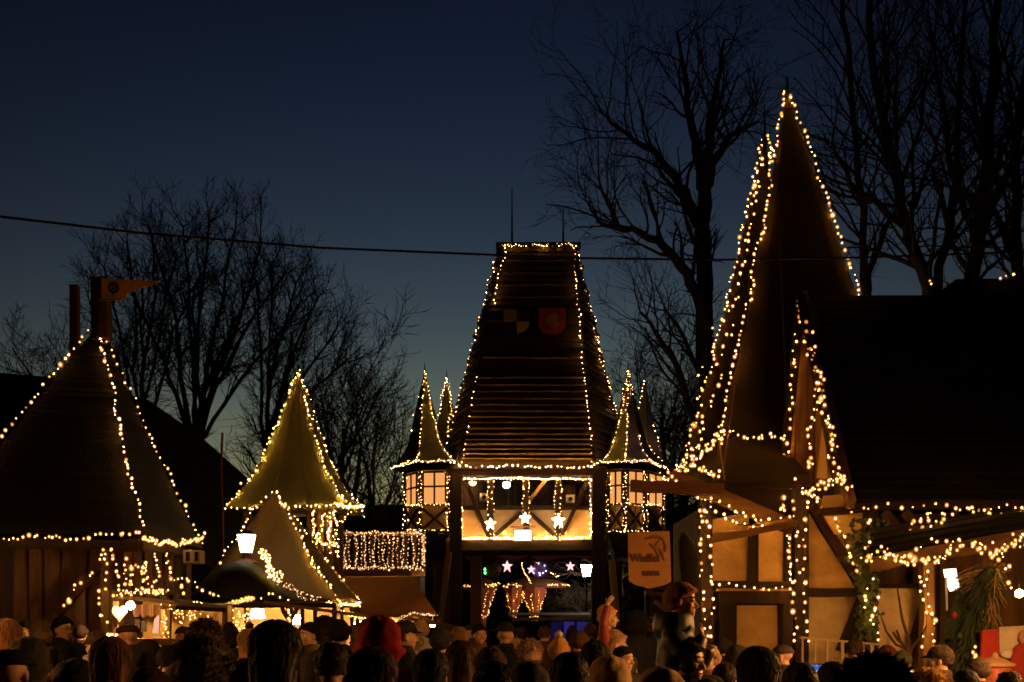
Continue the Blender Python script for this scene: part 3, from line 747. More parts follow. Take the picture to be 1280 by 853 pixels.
gl('lights up the front left edge of the left turret roof', edge(PL, 1), .12, **T)
gl('lights up the front right edge of the left turret roof', edge(PL, 2), .11, **T)
gl('lights at the dark left flare of the left turret roof', edge(PL, 0, 0, .9), .3, gap=.45, **T)
gl('lights along the eave of the left turret', [PL(0, 0), PL(1, 0), PL(2, 0)], .075, strands=2, r=.018, wob=.035)
for x, y0, Y, lb in ((507, 664, 41.0, 'outer'), (525, 664, 40.0, 'middle'), (561, 664, 39.9, 'inner')):
    gl(f'lights down the {lb} corner of the left turret', [(x - 2, 590, Y), (x - 2, y0, Y), (x + 2, y0, Y), (x + 2, 590, Y)], .10, r=.018, wob=.04)
gl('lights under the windows of the left turret', [(507, 632, 40.9), (525, 631, 39.9), (561, 631, 39.8)], .1, r=.017)
gl('lights round the foot of the left turret', [(507, 663, 40.9), (525, 662, 39.9), (561, 663, 39.8)], .12, r=.016)
gl('lights on the second smaller spire behind the left turret', [(548, 520, 43.6), (553, 495, 43.6), (558, 473, 43.9), (562, 492, 43.6), (564, 515, 43.6), (558, 545, 43.4)], .11, strands=2, **T)
gl('lights up the left edge of the right turret roof', edge(PR, 1), .11, **T)
gl('lights up the middle edge of the right turret roof', edge(PR, 2), .10, **T)
gl('lights down the right edge of the right turret roof', edge(PR, 3, 0, .3), .13, **T)
gl('lights at the tip of the right turret roof', edge(PR, 3, .72, .98), .1, **T)
gl('lights along the eave of the right turret', [PR(1, 0), PR(2, 0), PR(3, 0), PR(4, 0)], .08, strands=2, r=.018, wob=.035)
for x, Y, lb in ((760, 39.9, 'innermost'), (781, 39.5, 'second'), (806, 39.9, 'third'), (828, 41.2, 'outermost')):
    gl(f'lights down the {lb} corner of the right turret', [(x - 2, 590, Y), (x - 2, 664, Y), (x + 2, 664, Y), (x + 2, 590, Y)], .10, r=.018, wob=.04)
gl('lights under the windows of the right turret', [(760, 631, 39.8), (781, 631, 39.4), (806, 631, 39.9), (828, 631, 41.1)], .1, r=.017)
gl('lights round the foot of the right turret', [(760, 664, 39.8), (781, 664, 39.4), (800, 664, 39.8)], .1, r=.017)
gl('lights on the left edge of the second spire behind the right turret', [(806, 477, 44.2), (800, 500, 43.8), (797, 515, 43.7), (800, 540, 43.4), (812, 560, 43.3), (828, 578, 43.3)], .13, **T)
gl('lights on the right edge of the second spire behind the right turret', [(816, 532, 44), (822, 550, 44), (826, 570, 44)], .16, **T)

# ------------------------------------------------------------------ beyond the gate
def lantern_post(label, px, py, Y, h, w, m, strength_parts=True, group='street lamps'):
    base = Vector((gx(px, Y), Y, 0)); c = W(px, py, Y)
    root = thing('street_lamp', label, 'street lamp', base, group)
    MB().tube([base, base + Vector((0, 0, .5)), base + Vector((0, 0, .6)), Vector((c.x, c.y, c.z - h * .62))], [.09, .08, .05, .035], 10).obj('post', M['metal'], root)
    for z0, r0, z1, r1, nm, mm in ((-.5, .30, .42, .5, 'lamp_glass', m), (-.62, .18, -.505, .33, 'collar', M['metal'])):
        MB().loft([[c + Vector((w * r0 * math.cos(k * math.pi / 3 + .5), w * r0 * math.sin(k * math.pi / 3 + .5), h * z0)) for k in range(6)],
                   [c + Vector((w * r1 * math.cos(k * math.pi / 3 + .5), w * r1 * math.sin(k * math.pi / 3 + .5), h * z1)) for k in range(6)]]).obj(nm, mm, root)
    MB().loft([[c + Vector((w * rr * math.cos(k * math.pi / 3 + .5), w * rr * math.sin(k * math.pi / 3 + .5), h * z)) for k in range(6)] for z, rr in ((.425, .58), (.5, .5), (.68, .12), (.72, .03))]).obj('lamp_roof', M['metal'], root)
    return root
lantern_post('white street lamp seen through the gate at its right post', 733, 713, 55, .55, .55, glow('far lantern', (1, .78, .45), 160.))
# round roofed carousel-like drinks stand with flared columns
salmon = mat('salmon column cloth', (.30, .07, .035), .9, 10, .3, .3)
def flared_stand(label, px, Y, halfpx, yrim, cols, group):
    root = thing('round_stand', label, 'market stand', Vector((gx(px, Y), Y, 0)), group)
    k = Y / F
    mb = MB(); c = W(px, yrim, Y)
    def ringat(r, z): return [Vector((c.x + r * math.cos(a / 20 * 6.283), c.y + r * .7 * math.sin(a / 20 * 6.283), z)) for a in range(20)]
    r = halfpx * k
    mb.loft([ringat(r, c.z - .12), ringat(r * 1.02, c.z + .12), ringat(r * .7, c.z + .3), ringat(.2, c.z + .45)]).obj('roof', mat('salmon roof cloth', (.10, .03, .02), .8, 9, .3, .2), root)
    for x in cols:
        p = W(x, yrim + 2, Y - r * .4)
        MB().loft([[p + Vector((rr * math.cos(a / 8 * 6.283), rr * math.sin(a / 8 * 6.283), z)) for a in range(8)] for z, rr in ((0, .62), (-.7, .42), (-1.3, .22), (-1.7, .17), (-p.z, .2))]).obj('column', salmon, root)
        for s, nm in ((-1, 'left side'), (-.35, 'left front'), (.35, 'right front'), (1, 'right side')):
            o_ = -.1 - .45 * (1 - abs(s))
            lights(f'lights down the {nm} of the {dict(zip(cols, ("left", "right")))[x]} column of the {label.split(" beyond")[0]}', [p + Vector((s * .62, o_, 0)), p + Vector((s * .42, o_ * .9 - .1, -.7)), p + Vector((s * .17, o_ * .4 - .15, -1.4))], .12, 'stall', .02, .05, 'lights on the red columns beyond the gate', wire=False)
    lights('rim lights of the ' + label, [c + Vector((-r, -.3, 0)), c + Vector((-r * .5, -r * .6, 0)), c + Vector((r * .5, -r * .6, .03)), c + Vector((r * 1.05, -.3, .1))], .1, 'stall', .025, .05, 'rim lights beyond the gate', strands=2, wire=False)
    return root
flared_stand('wide red drinks stand beyond the gate', 668, 58, 40, 733, (640, 668), 'red stands beyond the gate')
flared_stand('narrow red drinks stand beyond the left jamb', 600, 57, 22, 734, (603,), 'red stands beyond the gate')
for lb, pts in (('light garland falling from the swag to the wide red stand', [(650, 697, GY + 1.4), (654, 713, 46), (664, 730, 56)]), ('short light garland beside the violet disc', [(664, 697, GY + 1.4), (672, 706, 44)]), ('pale garland running right of the violet disc', [(684, 713, GY + 1.2), (698, 722, 46)])):
    lights(lb, pts, .2, 'gate', .011, .02, 'garlands under the gate')
ft = thing('fir_tree', 'dark fir tree beyond the gate between the red stands', 'tree', Vector((gx(627, 50), 50, 0)))
def fir(root, base, h, r, n=60, m='needle'):
    mb = MB()
    for i in range(n):
        t = (i / n) ** .9; z = h * (.08 + .9 * t); rr = r * (1 - t) ** .8
        for k in range(7):
            a = rng.uniform(0, 6.283); p = base + Vector((0, 0, z)); q = p + Vector((rr * math.cos(a), rr * math.sin(a), -rr * .35 + rng.uniform(-.05, .05)))
            mb.beam(p, q, .09 * r + .03, .05 * r + .01, ref=(0, 0, 1), tap=.25)
    mb.obj('crown', M[m], root)
    MB().tube([base, base + Vector((0, 0, h))], [r * .12, .01], 7).obj('trunk', M['bark'], root)
fir(ft, ft.location.copy(), H + (HY - 728) * 50 / F, 1.1)
bp = thing('blue_booth', 'low blue panelled booth beyond the gate', 'booth', Vector((gx(712, 45), 45, 0)))
for i, x in enumerate((688, 704, 720)):
    q_ = fp('panel', [(x, gy(45)), (x + 15, gy(45)), (x + 15, 776), (x, 776)], 45, .08, M['blue'], bp)
    fp('glow_sheet', [(x + 1, 800), (x + 14, 800), (x + 14, 777.5), (x + 1, 777.5)], 44.97, .02, glow('violet added glow %d' % i, (.10, .08, .62), (.05, .22, .15)[i]), q_)  # glow added to imitate violet light on the blue panels
fb('top_rail', (640, 774), (738, 773), 4, 45, .3, M['cream'], bp)
fp('panel', [(640, gy(45)), (687, gy(45)), (687, 776.5), (640, 776.5)], 45.02, .08, M['roofdark'], bp)
fp('counter', [(636, 769, 45.2), (738, 769, 45.2), (738, 766, 46.4), (636, 766, 46.4)], 45, .02, M['cream'], bp)
# ------------------------------------------------------------------ the waffle house on the right: spires, timber front
HB = 16.
hs_ = thing('spire_house', 'timber framed market house with two tall lit cloth spires at the right', 'house', Vector((gx(940, 17.5), 17.5, 0)))
gh = gy(HB)
# wall body and plaster fields
def hp(pts, Y=HB, th=.06, m='plaster', nm='wall_panel'): return fp(nm, pts, Y, th, M[m], hs_)
MB().box(((gx(880, HB) + gx(1078, HB)) / 2, HB + 1.6, 1.65), (gx(1078, HB) - gx(880, HB), 2.9, 3.3)).obj('wall', M['plank'], hs_)
hp([(890, 726), (936, 726), (936, 640), (890, 650)])
hp([(946, 729), (989, 729), (989, 646), (946, 646)])
hp([(1011, 737), (1078, 737), (1078, 640), (1011, 618)])
hp([(1011, gh), (1078, gh), (1078, 745), (1011, 745)], m='plaster_w')
hp([(876, gh), (898, gh), (898, 738), (876, 738)], m='plank')
hp([(876, 606), (1000, 606), (1000, 668), (876, 642)], HB + .12, .05, 'timber')
T_ = M['timber']; TH = M['timber_h']
fb('corner_post', (882, gh), (882, 628), 15, HB - .06, .2, T_, hs_, 5, .006)
fb('post', (941, 728), (941, 655), 12, HB - .03, .14, T_, hs_, 3, .004)
fb('post', (1000, gh), (1000, 596), 17, HB - .08, .22, T_, hs_, 5, .006)
fb('post', (983, 738), (983, 655), 6, HB - .04, .12, T_, hs_, 2, .004)
fb('cross_beam', (889, 731), (992, 732), 9, HB - .05, .16, TH, hs_, 3, .004)
fb('cross_beam', (1009, 741), (1078, 741), 11, HB - .05, .16, TH, hs_, 3, .004)
fb('brace', (1008, 622), (1082, 742), 12, HB - .06, .14, T_, hs_, 3, .005)
fb('brace', (1080, 745), (1052, 815), 14, HB - .055, .14, T_, hs_, 2, .005)
fb('corner_post', (1088, gh), (1088, 640), 13, HB - .1, .2, T_, hs_, 5, .006)
# boarded window with a heavy frame
fr = fb('window', (947, gh), (947, 757), 66, HB - .02, .05, M['plaster'], hs_)
for nm, a, b, wd, dd in (('frame_side', (908, gh), (908, 738), 19, .18), ('frame_side', (983, gh), (983, 738), 13, .18), ('frame_head', (898, 746), (989, 746), 18, .184), ('inner_frame', (918.5, gh), (918.5, 755), 3, .12), ('inner_frame', (975.8, gh), (975.8, 755), 3, .12)):
    fb(nm, a, b, wd, HB - .1, dd, M['timber'], fr, 3, .003)
fb('cap_mould', (896, 737.6), (991, 737.6), 3, HB - .16, .1, M['lightwood'], fr)
# big log, sloping verge plank, pole
fb('log', (788, 608), (905, 612), 14, 15.1, .16, mat('cut log', (.16, .075, .03), .8, 9, .4, .5, (.15, 1, 1)), hs_, 5, .01)
fb('verge_plank', (838, 596), (992, 660), 19, 15.55, .07, mat('warm plank', (.22, .105, .04), .75, 9, .4, .4, (.15, 1, 1)), hs_, 5, .008)
fb('pole', (886, 677), (992, 655), 8, 15.4, .09, M['lightwood'], hs_, 5, .008)
fb('bracket', (935, 662), (990, 652), 9, 15.5, .08, M['lightwood'], hs_)
# skirt roof below the spires
fp('skirt_roof', [(898, 547, 16.9), (1010, 547, 16.9), (1010, 610, 15.75), (892, 606, 15.75)], 16, .05, M['canvas_d'], hs_)
fp('skirt_roof', [(846, 585, 18.2), (898, 547.5, 16.9), (892.5, 606, 15.75), (828, 600, 17.0)], 17, .05, M['canvas_d'], hs_)
fb('skirt_edge', (826, 604), (995, 609), 5, 15.7, .1, M['timber_h'], hs_, 3, .005)
# spires of cloth
def cloth_spire(base, apex, m, ncol=6, sag=.05, nm='spire', n=14, flare=.0):
    mb = MB(); rings = []
    N_ = len(base)
    for k in range(n + 1):
        t = k / n; ring = []
        for i in range(N_):
            a, b = base[i], base[(i + 1) % N_]
            for j in range(ncol):
                u = j / ncol; e = a.lerp(b, u)
                g = (1 - t) * (1 - sag * 4 * u * (1 - u) * (1 - t * .3)) + flare * ((1 - t) ** 4 - (1 - t))
                p = Vector((apex.x, apex.y, 0)).lerp(Vector((e.x, e.y, 0)), max(g, .004)); p.z = e.z + (apex.z - e.z) * t
                p += Vector((mnoise.noise(p * .9), mnoise.noise(p * .9 + Vector((7, 0, 0))), 0)) * .06 * (1 - t)
                ring.append(p)
        rings.append(ring)
    mb.loft(rings)
    return mb.obj(nm, m, hs_, True)
A1, B1, C1, D1 = W(898, 547, 16.8), W(1150, 547, 17.6), W(1120, 547, 20.6), W(905, 547, 20.2)
for p in (B1, C1, D1): p.z = A1.z
ap1 = W(984, 112, 18.6)
cloth_spire([A1, B1, C1, D1], ap1, M['canvas_d'], flare=.10)
A2, B2, C2, D2 = W(851, 586, 20.0), W(1000, 586, 20.4), W(1010, 586, 24.), W(860, 586, 24.)
for p in (B2, C2, D2): p.z = A2.z
ap2 = W(956, 168, 21.6)
cloth_spire([A2, B2, C2, D2], ap2, M['canvas_d'], flare=.12)
for ap, y, nm in ((ap1, 95, 'finial'), (ap2, 130, 'finial')):
    MB().tube([ap - Vector((0, 0, .2)), ap + Vector((0, 0, .12)), Vector((ap.x, ap.y, H + (HY - y) * ap.y / F))], [.035, .022, .008], 6).obj(nm, M['metal'], hs_)
# guy ropes on the cloth
for a, b in (((972, 230, 17.6), (985, 546, 16.6)), ((940, 330, 19.2), (905, 585, 16.)), ((898, 545, 16.6), (906, 600, 15.7))):
    MB().tube([W(*a), W(*b)], .012, 5).obj('rope', M['lightwood_v'], hs_)

# ------------------------------------------------------------------ second house: big dark roof seen from its lit gable
dh = thing('gable_house', 'market house with a huge dark steep roof and a lit gable edge at the right', 'house', Vector((7.2, 18, 0)))
GX = 4.40; RZ = W(0, 371, 18).z; EZ = W(0, 627, 15.5).z
def dpr(nm, poly, th, m): return MB().prism([Vector(p) for p in poly], th).obj(nm, M[m], dh)
RX = 13.2
mb = steproof([(GX, 15.5, EZ), (RX, 15.5, EZ), (RX, 20.5, EZ), (GX, 20.5, EZ)], [(GX, 17.9, RZ), (RX, 17.9, RZ), (RX, 18.1, RZ), (GX, 18.1, RZ)], 26, .0)
mb = MB()
for s in (-1, 1):
    n = 26; rows = []
    y0 = 15.5 if s < 0 else 20.5
    for i in range(n):
        t, t2 = i / n, (i + 1) / n
        ya, yb_ = y0 + (18 - y0) * t, y0 + (18 - y0) * t2; za, zb = EZ + (RZ - EZ) * t, EZ + (RZ - EZ) * t2
        lift = .035 * rng.uniform(.6, 1.3)
        for k in range(11):
            x0 = GX + .08 + (RX - GX) * k / 11; x1 = GX + .08 + (RX - GX) * (k + 1) / 11
            dz = rng.uniform(-.008, .008)
            o = len(mb.v)
            mb.v += [Vector((x0, ya + s * lift, za + .02 + dz)), Vector((x1, ya + s * lift, za + .02 + dz)), Vector((x1, yb_ + s * .004, zb + .02)), Vector((x0, yb_ + s * .004, zb + .02)),
                     Vector((x0, ya, za - .02)), Vector((x1, ya, za - .02))]
            mb.f += [(o, o + 1, o + 2, o + 3), (o, o + 4, o + 5, o + 1)]
mb.obj('roof', M['roofdark'], dh)
# gable boarding set 3 cm in, with small triangle of plaster, verge boards
mb = MB()
nb = 11
for i in range(nb):
    ya, yb_ = 15.75 + 4.5 * i / nb, 15.75 + 4.5 * (i + .96) / nb
    def hz(y): return EZ + (RZ - EZ) * (1 - abs(y - 18) / 2.5)
    j = rng.uniform(-.012, .012)
    poly = [Vector((GX + .03 + j, ya, EZ - .1)), Vector((GX + .03 + j, yb_, EZ - .1)), Vector((GX + .03 + j, yb_, hz(yb_) - .05))]
    if ya < 18 < yb_: poly.append(Vector((GX + .03 + j, 18, hz(18) - .05)))
    poly.append(Vector((GX + .03 + j, ya, hz(ya) - .05)))
    mb.prism(poly, (.04, 0, 0))
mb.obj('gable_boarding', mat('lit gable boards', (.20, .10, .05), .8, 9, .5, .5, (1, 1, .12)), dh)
for y0, nm in ((15.42, 'verge_board'), (20.6, 'verge_board')):
    MB().beam((GX - .04, y0, EZ - .05), (GX - .04, 18, RZ + .06), .17, .1, ref=(1, 0, 0), seg=3, jit=.006).obj(nm, mat('verge board', (.16, .08, .04), .8, 9, .4, .4), dh)
MB().prism([(GX - .005, 15.85, EZ + .03), (GX - .005, 16.35, EZ + .03), (GX - .005, 16.42, EZ + .95)], (.02, 0, 0)).obj('gable_panel', M['plaster'], dh)
MB().box((GX + 4.5, 18.2, EZ / 2 - .03), (8.7, 3.6, EZ - .1)).obj('wall', M['plank'], dh)
# narrow boarded wing of the gable in front of the roof's end
WL, WR, WA = W(979, 608, 16.6), W(1051, 608, 15.42), W(1003, 379, 16.45)
WL.z = WR.z = (WL.z + WR.z) / 2
mb = MB(); nb = 9
for i in range(nb):
    u0, u1 = i / nb, (i + .96) / nb
    a0, a1 = WL.lerp(WR, u0), WL.lerp(WR, u1); ua = .34
    def up_(u, p):   # top of the board below the two slopes
        k = u / ua if u < ua else (1 - u) / (1 - ua)
        return Vector((p.x + (WA.x - WL.lerp(WR, ua).x) * k, p.y + (WA.y - WL.lerp(WR, ua).y) * k, WL.z + (WA.z - WL.z) * max(k, .01)))
    pts = [a0, a1, up_(u1, a1)] + ([WA] if u0 < ua < u1 else []) + [up_(u0, a0)]
    j = Vector((rng.uniform(-.01, .01), rng.uniform(-.01, .01), 0))
    mb.prism([p + j for p in pts], (.03, .05, 0))
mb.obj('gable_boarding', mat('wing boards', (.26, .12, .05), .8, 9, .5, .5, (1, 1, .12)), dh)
for a, b_ in ((WL, WA), (WR, WA)): MB().beam(a - Vector((.03, .03, .05)), b_ - Vector((.03, .03, -.08)), .12, .08, seg=3, jit=.006).obj('verge_board', M['timber'], dh)
MB().prism([WA + Vector((.02, .02, 0)), WR + Vector((.02, .02, 0)), Vector((GX + .1, 15.9, EZ + .1)), Vector((GX + .1, 17.8, RZ - .1))], (.0, .02, .02)).obj('wing_roof', M['roofdark'], dh)
fp('gable_panel', [(1021, 598, 15.85), (1035, 598, 15.62), (1029, 522, 15.75)], 15.8, .015, M['plaster'], dh)
# bits under the eave left of the awning
YB = 15.7
for pts, m in (([(1027, 634), (1058, 634), (1056, 618), (1030, 620)], 'plaster'), ([(1044, 668), (1076, 668), (1076, 645), (1030, 645)], 'plaster'), ([(1098, gy(16.2), 16.2), (1150, gy(16.2), 16.2), (1150, 735, 16.2), (1098, 735, 16.2)], 'plaster_w')):
    fp('wall_panel', pts, YB, .05, M[m], dh)
fb('cross_beam', (1024, 641), (1082, 637), 8, YB - .05, .14, TH, dh, 2, .004)
fb('eave_beam', (1062, 634), (1340, 630), 9, 15.55, .14, TH, dh, 6, .006)
for x in (1122, 1148, 1206):
    fb('diagonal_board', (x - 18, 640), (x + 22, 690), 13, YB + .4, .05, M['plank'], dh)
fb('board', (1228, 640), (1248, 668), 18, YB - .25, .04, M['lightwood'], dh)
fb('cross_beam', (1096, 733), (1156, 733), 5, 16.15, .12, TH, dh)
fb('brace', (1158, 745), (1136, 822), 9, 16.12, .1, T_, dh)
fb('post', (1158, gy(15.6)), (1158, 690), 13, 15.6, .2, M['lightwood_v'], dh, 4, .008)
fb('post', (1177, gy(15.8)), (1177, 690), 8, 15.8, .12, M['plank'], dh, 4, .008)
fp('second_ridge', [(1165, 372, 23), (1420, 372, 23), (1420, 346, 23), (1195, 349, 23)], 23, 2.5, M['roofdark'], dh)
# ------------------------------------------------------------------ awning with its own posts
aw = thing('stall_awning', 'rough board awning edged with clustered orange lights at the far right', 'awning', Vector((gx(1230, 14.2), 14.2, 0)))
def aws(px, t):      # awning top surface at photo column px, t = 0 front edge, 1 at the wall
    y0 = 702 - (px - 1085) * .185; y1 = 668 - (px - 1085) * .16
    Y = 14.0 + 1.5 * t
    return W(px, y0 + (y1 - y0) * t, Y)
mb = MB(); k = 0
for i in range(9):
    t0, t1 = i / 9, (i + 1.1) / 9
    pa, pb = aws(1088 + rng.uniform(-6, 6), t0), aws(1420, t0); pc, pd = aws(1420, t1), aws(1092, t1)
    up = Vector((0, 0, .03 * ((i % 2) * .6) + .004 * i))
    mb.prism([p + up for p in (pa, pb, pc, pd)], (0, 0, .03))
mb.obj('boards', M['roofdark'], aw)
mb = MB(); rows = []
for i in range(15):
    px = 1086 + i * 24; p = aws(px, 0); hh = .13 + .07 * mnoise.noise(Vector((i * .7, 3, 0)))
    rows.append([p + Vector((0, -.02, .04)), p + Vector((0, .03, .04)), p + Vector((0, .03, -hh)), p + Vector((0, -.02, -hh))])
mb.loft(rows).obj('edge_board', mat('edge board', (.07, .032, .013), .8, 9, .4, .4, (.15, 1, 1)), aw)
for px in (1232, 1330): MB().beam((gx(px, 14.3), 14.3, 0), aws(px, .15) - Vector((0, 0, .03)), .14, .14).obj('post', M['plank'], aw)
# twig bundles under the awning
tb = thing('twig_bundle', 'bundle of thin sticks laid under the awning at the far right', 'sticks', W(1225, 735, 14.3))
mb = MB()
for i in range(30):
    a = W(1192 + rng.uniform(0, 20), 722 + rng.uniform(-6, 22), 14.2 + rng.uniform(-.1, .2)); b = W(1250 + rng.uniform(-14, 14), 706 + rng.uniform(-3, 8), 14.2 + rng.uniform(-.1, .2))
    mb.tube([a, a.lerp(b, .5) + Vector((0, 0, rng.uniform(-.03, .03))), b], [.008, .01, .006], 4)
mb.obj('sticks', M['straw'], tb); tb_ = tb
# hanging fir garland / straw brooms at the right stall
def fuzzy(name, label, cat, P, r, m, n=260, ln=.16, droop=.6, group=None):
    root = thing(name, label, cat, P[-1], group); mb = MB()
    for i in range(n):
        t = rng.random() * (len(P) - 1); k = int(t); p = P[k].lerp(P[k + 1], t - k)
        a = rng.uniform(0, 6.283); q = p + Vector((math.cos(a), math.sin(a) * .8, -droop + rng.uniform(-.5, .5))) * ln * rng.uniform(.5, 1.3)
        mb.beam(p + Vector((rng.uniform(-r, r), rng.uniform(-r, r) * .6, rng.uniform(-r, r))) * .5, q, .022, .008, tap=.3)
    mb.obj('needles', M[m], root); MB().tube(P, .018, 5).obj('stem', M['bark'], root)
    return root
fuzzy('fir_garland', 'dark fir branch hanging like a curtain under the awning', 'garland', [W(1240, 710, 14.0), W(1228, 745, 14.0), W(1216, 790, 14.0), W(1208, 830, 14.0)], .10, 'needle', 1100, .19, 1.1)
fuzzy('fir_garland', 'dark fir branch behind the bright sheet under the awning', 'garland', [W(1218, 715, 14.25), W(1206, 745, 14.25), W(1192, 790, 14.25)], .09, 'needle', 700, .16, 1.1)
fuzzy('straw_broom', 'straw bundle hanging beside the red sign under the awning', 'straw', [W(1246, 712, 13.9), W(1240, 745, 13.9), W(1236, 775, 13.9)], .05, 'straw', 70, .13, 1.6)
# glowing crumpled sheet lamp
gs = thing('paper_lamp', 'bright torn white paper lamp under the awning', 'lamp', W(1190, 735, 14.4))
paper = glow('glowing paper', (1, .80, .52), 6.)
mb = MB()
mb.prism([W(1181, 712, 14.4), W(1195, 711, 14.4), W(1197, 724, 14.35), (W(1200, 737, 14.4)), W(1189, 739, 14.4), W(1184, 728, 14.4)], (0, .05, 0))
mb.obj('paper', paper, gs)
MB().prism([W(1181, 722, 14.39), W(1184, 722, 14.39), W(1185, 762, 14.36), W(1183, 764, 14.36)], (0, .01, 0)).obj('paper_strip', M['white'], gs)
# red sign picture with a seated figure, red pot, apples
rsn = thing('picture_board', 'red board with a pale framed picture of a red cloaked figure at the far right', 'sign', Vector((gx(1262, 13.6), 13.6, 0)))
fp('board', [(1224, gy(13.6)), (1330, gy(13.6)), (1330, 780), (1228, 788)], 13.6, .06, M['red'], rsn)
fp('picture', [(1250, 819, 13.57), (1330, 819, 13.57), (1330, 780, 13.57), (1249, 784, 13.57)], 13.57, .02, M['cream'], rsn)
mb = MB(); mb.ell(W(1278, 828, 13.5), (.14, .05, .22), 16, 10); mb.obj('red_cloak', M['red'], rsn, True)
MB().ell(W(1281, 797, 13.5), (.07, .05, .09), 14, 9).obj('painted_head', mat('painted face', (.5, .26, .15), .7, 9, .2, .1), rsn, True)
MB().ell(W(1262, 818, 13.52), (.10, .03, .05), 14, 8).obj('white_fur', M['white'], rsn, True)
pot = thing('lidded_pot', 'round red clay pot with a knobbed lid and a dark hole at the bottom right', 'pot', W(1244, 870, 12.6))
c = W(1244, 848, 12.6)
MB().loft([[c + Vector((rr * math.cos(a / 20 * 6.283), rr * math.sin(a / 20 * 6.283), z)) for a in range(20)] for z, rr in ((-.22, .1), (-.15, .16), (0, .185), (.1, .165), (.14, .15))]).obj('body', mat('red clay', (.40, .10, .05), .45, 9, .3, .2), pot, True)
MB().loft([[c + Vector((rr * math.cos(a / 20 * 6.283), rr * math.sin(a / 20 * 6.283), z)) for a in range(20)] for z, rr in ((.125, .2), (.15, .205), (.2, .1), (.23, .03), (.25, .03), (.27, .015))]).obj('lid', mat('pale clay lid', (.55, .33, .20), .5, 9, .2, .2), pot, True)
MB().tube([c + Vector((-.01, -.16, .03)), c + Vector((-.01, -.20, .03))], .035, 10).obj('hole', M['ink'], pot)
MB().box(c + Vector((0, .05, -.62)), (.5, .5, .8)).obj('stand', M['plank'], pot)
sh = thing('stall_shelf_lamp', 'orange lamp glowing at the right edge under the awning', 'lamp', W(1275, 740, 14.6))
lamp_ball('bulb', W(1274, 742, 14.6), .05, glow('amber lamp', (1, .50, .10), 160.), sh)
MB().tube([W(1274, 738, 14.6), W(1274, 705, 14.6)], .006, 4).obj('cord', M['wire'], sh)
for i, (x, y, mm, lb) in enumerate(((1193, 769, 'red', 'small red apple ornament on the hanging fir branch'), (1200, 795, 'leaf', 'small green ornament on the hanging fir branch'))):
    single('bauble', MB().ell(W(x, y, 13.75), .035, 10, 7), M[mm], lb, 'ornament', None, True)
# bare ornamental bush in front of the pale panel
bb = thing('bare_bush', 'bare upright twigs of a bush in front of the pale wall panel', 'bush', W(1134, 862, 14.6) * 1)
bb.location.z = 0
mb = MB()
for pts in (((1136, 800), (1128, 775), (1124, 750), (1121, 733)), ((1135, 812), (1120, 806), (1108, 790), (1100, 768)), ((1134, 810), (1122, 800), (1116, 790)), ((1134, 812), (1126, 803), (1121, 788)), ((1134, 815), (1118, 815), (1112, 810)), ((1138, 812), (1152, 795), (1158, 782))):
    P = [W(1136, gy(14.6), 14.6)] * 0 + [W(x, y, 14.6 + rng.uniform(-.1, .1)) for x, y in pts]
    mb.tube([bb.location + Vector((0, 0, .3))] + P, [.03] + [.024 - .006 * i for i in range(len(P))], 6)
mb.tube([bb.location, bb.location + Vector((0, 0, .35))], [.05, .035], 7)
mb.obj('branches', mat('twig', (.10, .05, .025), .8, 14, .4, .3), bb)
# ivy on the corner post
iv = thing('ivy', 'ivy climbing the post beside the bare bush', 'plant', Vector((gx(1086, 15.6), 15.6, 0)))
mb = MB(); st = MB()
for i in range(420):
    y = rng.uniform(650, 815); x = 1084 + rng.gauss(0, 7 if y > 705 else 14) - (720 - y) * .02
    p = W(x, y, 15.65 + rng.uniform(-.12, .05)); a = rng.uniform(0, 6.283); s = rng.uniform(.025, .055)
    u = Vector((math.cos(a), rng.uniform(-.4, .4), math.sin(a))).normalized(); v = u.cross(Vector((rng.uniform(-.4, .4), 1, rng.uniform(-.4, .4)))).normalized()
    mb.add([p - u * s, p + v * s * .7, p + u * s, p - v * s * .7], [(0, 1, 2, 3)])
mb.obj('leaves', M['leaf'], iv)
st.tube([W(1088, gy(15.7), 15.7), W(1086, 800, 15.7), W(1081, 740, 15.7), W(1088, 690, 15.7), W(1078, 655, 15.7)], [.03, .025, .02, .015, .01], 5).obj('stem', M['bark'], iv)
# handrail
M['railpaint'] = mat('pale yellow paint', (.75, .58, .26), .5, 9, .15, .1)
hr = thing('handrail', 'pale yellow handrail with short balusters below the timber wall', 'railing', Vector((gx(1055, 14.6), 14.6, 0)))
fb('rail', (1000, 797), (1112, 807), 2.6, 14.6, .05, M['railpaint'], hr)
for i, x in enumerate((1003, 1019, 1034, 1053, 1079, 1090, 1104)):
    fb('baluster', (x, gy(14.6)), (x, 798 + (x - 1003) * .09), 3.6 if x in (1053, 1090) else 2.2, 14.61, .03, M['railpaint'], hr)

